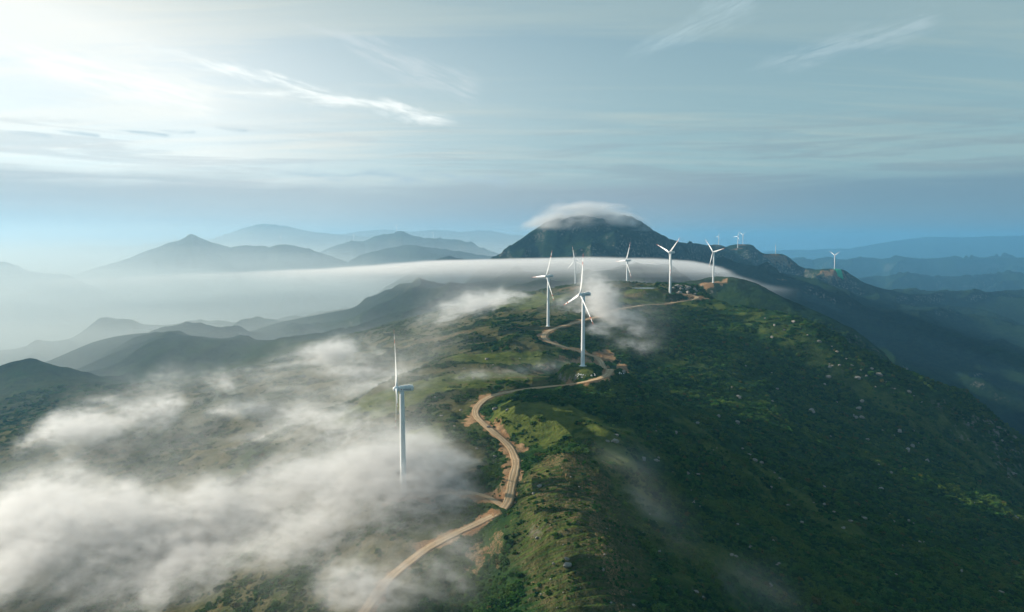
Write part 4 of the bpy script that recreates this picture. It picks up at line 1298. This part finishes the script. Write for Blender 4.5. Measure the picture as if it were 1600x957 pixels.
d = S * sstep(-16, 0, H) * (1 - sstep(18, 92, H + 14 * zs)) * sstep(-0.9, 1.9, 1.1 * zs + 3.0 * (S - 0.30))
fog_object('cap_cloud', 'smooth grey white cap cloud wrapped over the flat mountain summit', P, d * 0.02, M_FAR)

# mist in the left valley
P = grid_axes(((-12500, 4600), (850, 15500), (CZ - 560, CZ + 330)), (120, 110, 18))
X3, Y3, Z3 = P
n = swirl(P, 900, (1.8, 1.0, 0.2), 800, 5, 0.5)
hz_ = np.exp(-np.maximum(Z3 - CZ + 300, 0) / 140) + 0.03 * sstep(3000, 5500, Y3) + 0.03 * sstep(7300, 9000, Y3)
hz_ = hz_ * sstep(325, 150, Z3 - CZ)
lat = np.maximum(sstep(0.07, -0.32, X3 / Y3) * sstep(900, 2300, Y3), 0.75 * sstep(0.34, -0.02, X3 / Y3) * sstep(4200, 6500, Y3))
lat = lat * sstep(4600, 3900, X3) * sstep(-12500, -11500, X3) * sstep(15500, 14000, Y3)
d = hz_ * lat * (0.25 + 0.75 * sstep(0.35, 0.65, n))
fog_object('mist', 'pale mist pooled in the left valley between the hazy spurs', P, d * 0.00105, M_MIST)

# ------------------------------------------------------------------ haze
HAZE = 6.8e-5
m_haze, nt = new_mat('haze_air'); N = NT(nt)
pv = N.n('ShaderNodeVolumePrincipled'); pv.inputs['Color'].default_value = (0.23, 0.57, 0.87, 1); pv.inputs['Density'].default_value = HAZE; pv.inputs['Anisotropy'].default_value = 0.25
o_ = N.n('ShaderNodeOutputMaterial'); N.link(pv.outputs[0], o_.inputs['Volume'])
bm = bmesh.new()
top = max(ZMAX + CZ, CZ + 140) + 60
box(bm, -45000, 45000, -45000, 45000, ZMIN + CZ - 1.0, top)
hz = bm_obj('haze', bm, [m_haze]); hz['kind'] = 'stuff'; hz['label'] = 'pale blue haze in the air over the whole landscape'

# ------------------------------------------------------------------ sun and sky
SUN_AZ, SUN_EL = -70.0, 20.5
sd = Vector((math.sin(math.radians(SUN_AZ)) * math.cos(math.radians(SUN_EL)), math.cos(math.radians(SUN_AZ)) * math.cos(math.radians(SUN_EL)), math.sin(math.radians(SUN_EL))))
L = bpy.data.lights.new('sun', 'SUN'); L.energy = 4.6; L.angle = math.radians(0.6); L.color = (1.0, 0.90, 0.76)
so_ = bpy.data.objects.new('sun', L); COL.objects.link(so_); so_.location = (0, 0, 3000)
so_.rotation_euler = sd.to_track_quat('Z', 'Y').to_euler()

w = bpy.data.worlds.new('World'); scene.world = w; w.use_nodes = True
nt = w.node_tree; nt.nodes.clear(); N = NT(nt)
sky = N.n('ShaderNodeTexSky', sky_type='NISHITA'); sky.sun_disc = False
sky.sun_elevation = math.radians(SUN_EL); sky.sun_rotation = math.radians(SUN_AZ)
sky.altitude = 800; sky.air_density = 1.0; sky.dust_density = 1.5; sky.ozone_density = 1.5
dirv = N.n('ShaderNodeTexCoord').outputs['Generated']
sx = N.n('ShaderNodeSeparateXYZ'); N.link(dirv, sx.inputs[0])
dx, dy, dz = sx.outputs
el = N.math('MULTIPLY', N.math('ARCSINE', dz), 180 / PI)
az = N.math('MULTIPLY', N.math('ARCTAN2', dx, dy), 180 / PI)
gd = Vector((math.sin(math.radians(-62)) * math.cos(math.radians(11)), math.cos(math.radians(-62)) * math.cos(math.radians(11)), math.sin(math.radians(11))))
sund = N.vmath('DOT_PRODUCT', dirv, tuple(gd))   # thin cloud lit from behind, brightest low under the sun
glow = N.math('MULTIPLY', N.math('POWER', N.math('MAXIMUM', N.math('MULTIPLY_ADD', sund, 0.5, 0.5), 0.0), 7.0), N.ramp(el, 24, 9, 0.16, 1.0))
# cloud deck projected on a plane overhead
inv = N.math('DIVIDE', 1.0, N.math('ADD', N.math('MAXIMUM', dz, 0.0), 0.10))
cx = N.math('MULTIPLY', dx, inv); cy = N.math('MULTIPLY', dy, inv)
cv = N.n('ShaderNodeCombineXYZ'); N.link(cx, cv.inputs[0]); N.link(cy, cv.inputs[1])
c1 = N.noise(N.mapping(cv.outputs[0], rot=(0, 0, math.radians(-28)), sc=(0.30, 1.5, 1)), 1.0, 8, 0.62, 0.9)
c2 = N.noise(N.mapping(cv.outputs[0], loc=(3, 1, 0), rot=(0, 0, math.radians(-40)), sc=(0.7, 7.0, 1)), 1.0, 7, 0.66, 0.7)
cp = N.noise(N.mapping(cv.outputs[0], loc=(7, 4, 0), sc=(0.35, 0.6, 1)), 1.0, 3, 0.5, 0.3)
ae = N.n('ShaderNodeCombineXYZ'); N.link(az, ae.inputs[0]); N.link(el, ae.inputs[1])
bandn = N.noise(N.mapping(ae.outputs[0], sc=(0.030, 0.42, 1)), 1.0, 6, 0.62, 0.6)
band2 = N.noise(N.mapping(ae.outputs[0], loc=(5, 2, 0), sc=(0.055, 0.9, 1)), 1.0, 7, 0.66, 0.8)
base = N.mix(1.0, sky.outputs[0], (0.86, 0.98, 0.98), 'MULTIPLY')
g1 = N.math('MINIMUM', N.math('MULTIPLY', glow, 2.2), 1.0)
clear = N.mix(g1, N.mix(N.ramp(el, 9, 24), (1.75, 2.65, 2.7), (1.15, 2.05, 2.5)), (6.0, 6.05, 5.65))
col = N.mix(0.80, base, clear)
cloud = N.mix(g1, (2.45, 3.15, 3.05), (6.6, 6.4, 5.8))
amt = N.math('ADD', N.math('MULTIPLY', N.ramp(c1, 0.45, 0.63), 0.58), N.math('MULTIPLY', N.math('MULTIPLY', N.ramp(c2, 0.46, 0.68), N.ramp(cp, 0.38, 0.58)), 0.60))
amt = N.math('MULTIPLY', amt, N.ramp(az, 30, -20, 0.7, 1.0))
col = N.mix(N.math('MINIMUM', amt, 0.9), col, cloud)
# layered grey lilac stratus over the horizon, breaking up into streaks higher
g2 = N.math('MINIMUM', N.math('MULTIPLY', glow, 3.4), 1.0)
low_col = N.mix(g2, N.mix(N.ramp(az, 6, 30), (1.90, 2.10, 2.30), (1.20, 1.80, 2.20)), (3.3, 3.4, 3.35))
mid = N.math('MULTIPLY', N.math('MULTIPLY', N.ramp(band2, 0.46, 0.60), N.ramp(el, 11.0, 6.0)), 0.55)
col = N.mix(mid, col, N.mix(g2, (1.6, 2.05, 2.25), (3.9, 4.1, 4.1)))
low = N.math('MULTIPLY', N.ramp(N.math('ADD', el, N.math('MULTIPLY', N.math('SUBTRACT', bandn, 0.5), 4.5)), 5.8, 3.2), 0.9)
col = N.mix(low, col, low_col)


def streak(col, p0, p1, width, strength, color, seed, wob=0.9):
    """thin cirrus along a line of azimuth / elevation"""
    def ang_(p):
        x, z = slope(*p)
        return math.degrees(math.atan2(x, 1)), math.degrees(math.atan2(z, math.hypot(x, 1)))
    (a0, e0), (a1, e1) = ang_(p0), ang_(p1)
    L_ = math.hypot(a1 - a0, e1 - e0); tx_, ty_ = (a1 - a0) / L_, (e1 - e0) / L_
    qa = N.math('SUBTRACT', az, a0); qe = N.math('SUBTRACT', el, e0)
    t = N.math('ADD', N.math('MULTIPLY', qa, tx_), N.math('MULTIPLY', qe, ty_))
    nn_ = N.math('ADD', N.math('MULTIPLY', qa, -ty_), N.math('MULTIPLY', qe, tx_))
    cvv = N.n('ShaderNodeCombineXYZ'); N.link(t, cvv.inputs[0]); N.link(nn_, cvv.inputs[1])
    wv = N.noise(N.mapping(cvv.outputs[0], loc=(seed, 0, 0), sc=(0.22, 0.5, 1)), 1.0, 5, 0.6, 0.2)
    tex = N.noise(N.mapping(cvv.outputs[0], loc=(seed * 3, 0, 0), sc=(0.30, 2.2, 1)), 1.0, 5, 0.65, 0.4)
    nn_ = N.math('ADD', nn_, N.math('MULTIPLY', N.math('SUBTRACT', wv, 0.5), wob * 3))
    wd = N.math('MULTIPLY', N.ramp(t, -0.1 * L_, 0.7 * L_, 0.35, 1.0), width)
    prof = N.math('SUBTRACT', 1.0, N.ramp(N.math('DIVIDE', N.math('ABSOLUTE', nn_), wd), 0.0, 1.0))
    ends = N.math('MULTIPLY', N.ramp(t, 0.0, 0.35 * L_), N.ramp(t, L_, 0.88 * L_))
    f = N.math('MULTIPLY', N.math('MULTIPLY', prof, ends), N.math('MULTIPLY', N.ramp(tex, 0.3, 0.65), strength))
    return N.mix(N.math('MINIMUM', f, 1.0), col, color)


WARM = (6.6, 6.8, 6.5)
col = streak(col, (160, 50), (725, 196), 0.75, 1.0, WARM, 2)
col = streak(col, (300, 138), (560, 160), 0.5, 0.8, WARM, 9, 0.5)
col = streak(col, (960, 100), (1190, -10), 1.5, 0.55, (3.0, 3.9, 4.2), 4)
col = streak(col, (1150, 118), (1480, 20), 1.5, 0.55, (3.0, 3.8, 4.1), 6)
col = streak(col, (-60, 60), (360, 170), 2.2, 0.7, (7.2, 7.0, 6.4), 14)
col = streak(col, (420, 10), (760, 150), 1.4, 0.5, (4.4, 4.8, 4.9), 18)
for q0, q1, sd_ in (((-10, 204), (85, 212), 3), ((80, 203), (160, 212), 5), ((165, 200), (270, 213), 7), ((330, 199), (390, 205), 8), ((240, 203), (310, 207), 11)):
    col = streak(col, q0, q1, 0.26, 0.8, (3.4, 4.1, 4.4), sd_, 0.15)
col = streak(col, (380, 262), (820, 285), 0.8, 0.7, (2.9, 3.5, 3.9), 21)
col = streak(col, (1090, 240), (1270, 205), 0.45, 0.45, (1.9, 2.7, 3.0), 23)
bg = N.n('ShaderNodeBackground'); N.link(col, bg.inputs['Color']); bg.inputs['Strength'].default_value = 0.1
o_ = N.n('ShaderNodeOutputWorld'); N.link(bg.outputs[0], o_.inputs['Surface'])

# ------------------------------------------------------------------ camera and render settings
cam = bpy.data.cameras.new('camera'); co = bpy.data.objects.new('camera', cam); COL.objects.link(co)
cam.sensor_width = 36.0; cam.lens = 36.0 * F / 1600.0; cam.clip_start = 1.0; cam.clip_end = 150000
co.location = (0, 0, CZ); co.rotation_euler = (PI / 2 - PITCH, 0, 0)
scene.camera = co
scene.view_settings.view_transform = 'Standard'; scene.view_settings.look = 'None'
scene.view_settings.exposure = 0.74; scene.view_settings.gamma = 1.0; scene.view_settings.use_curve_mapping = False
cy = scene.cycles
cy.use_denoising = True
try: cy.denoiser = 'OPENIMAGEDENOISE'
except Exception: pass
cy.use_adaptive_sampling = True; cy.adaptive_threshold = 0.008; cy.adaptive_min_samples = 48
cy.time_limit = 580
cy.max_bounces = 6; cy.diffuse_bounces = 2; cy.glossy_bounces = 2; cy.volume_bounces = 1; cy.transparent_max_bounces = 6
cy.volume_step_rate = 1.0; cy.volume_max_steps = 256
cy.sample_clamp_indirect = 4.0
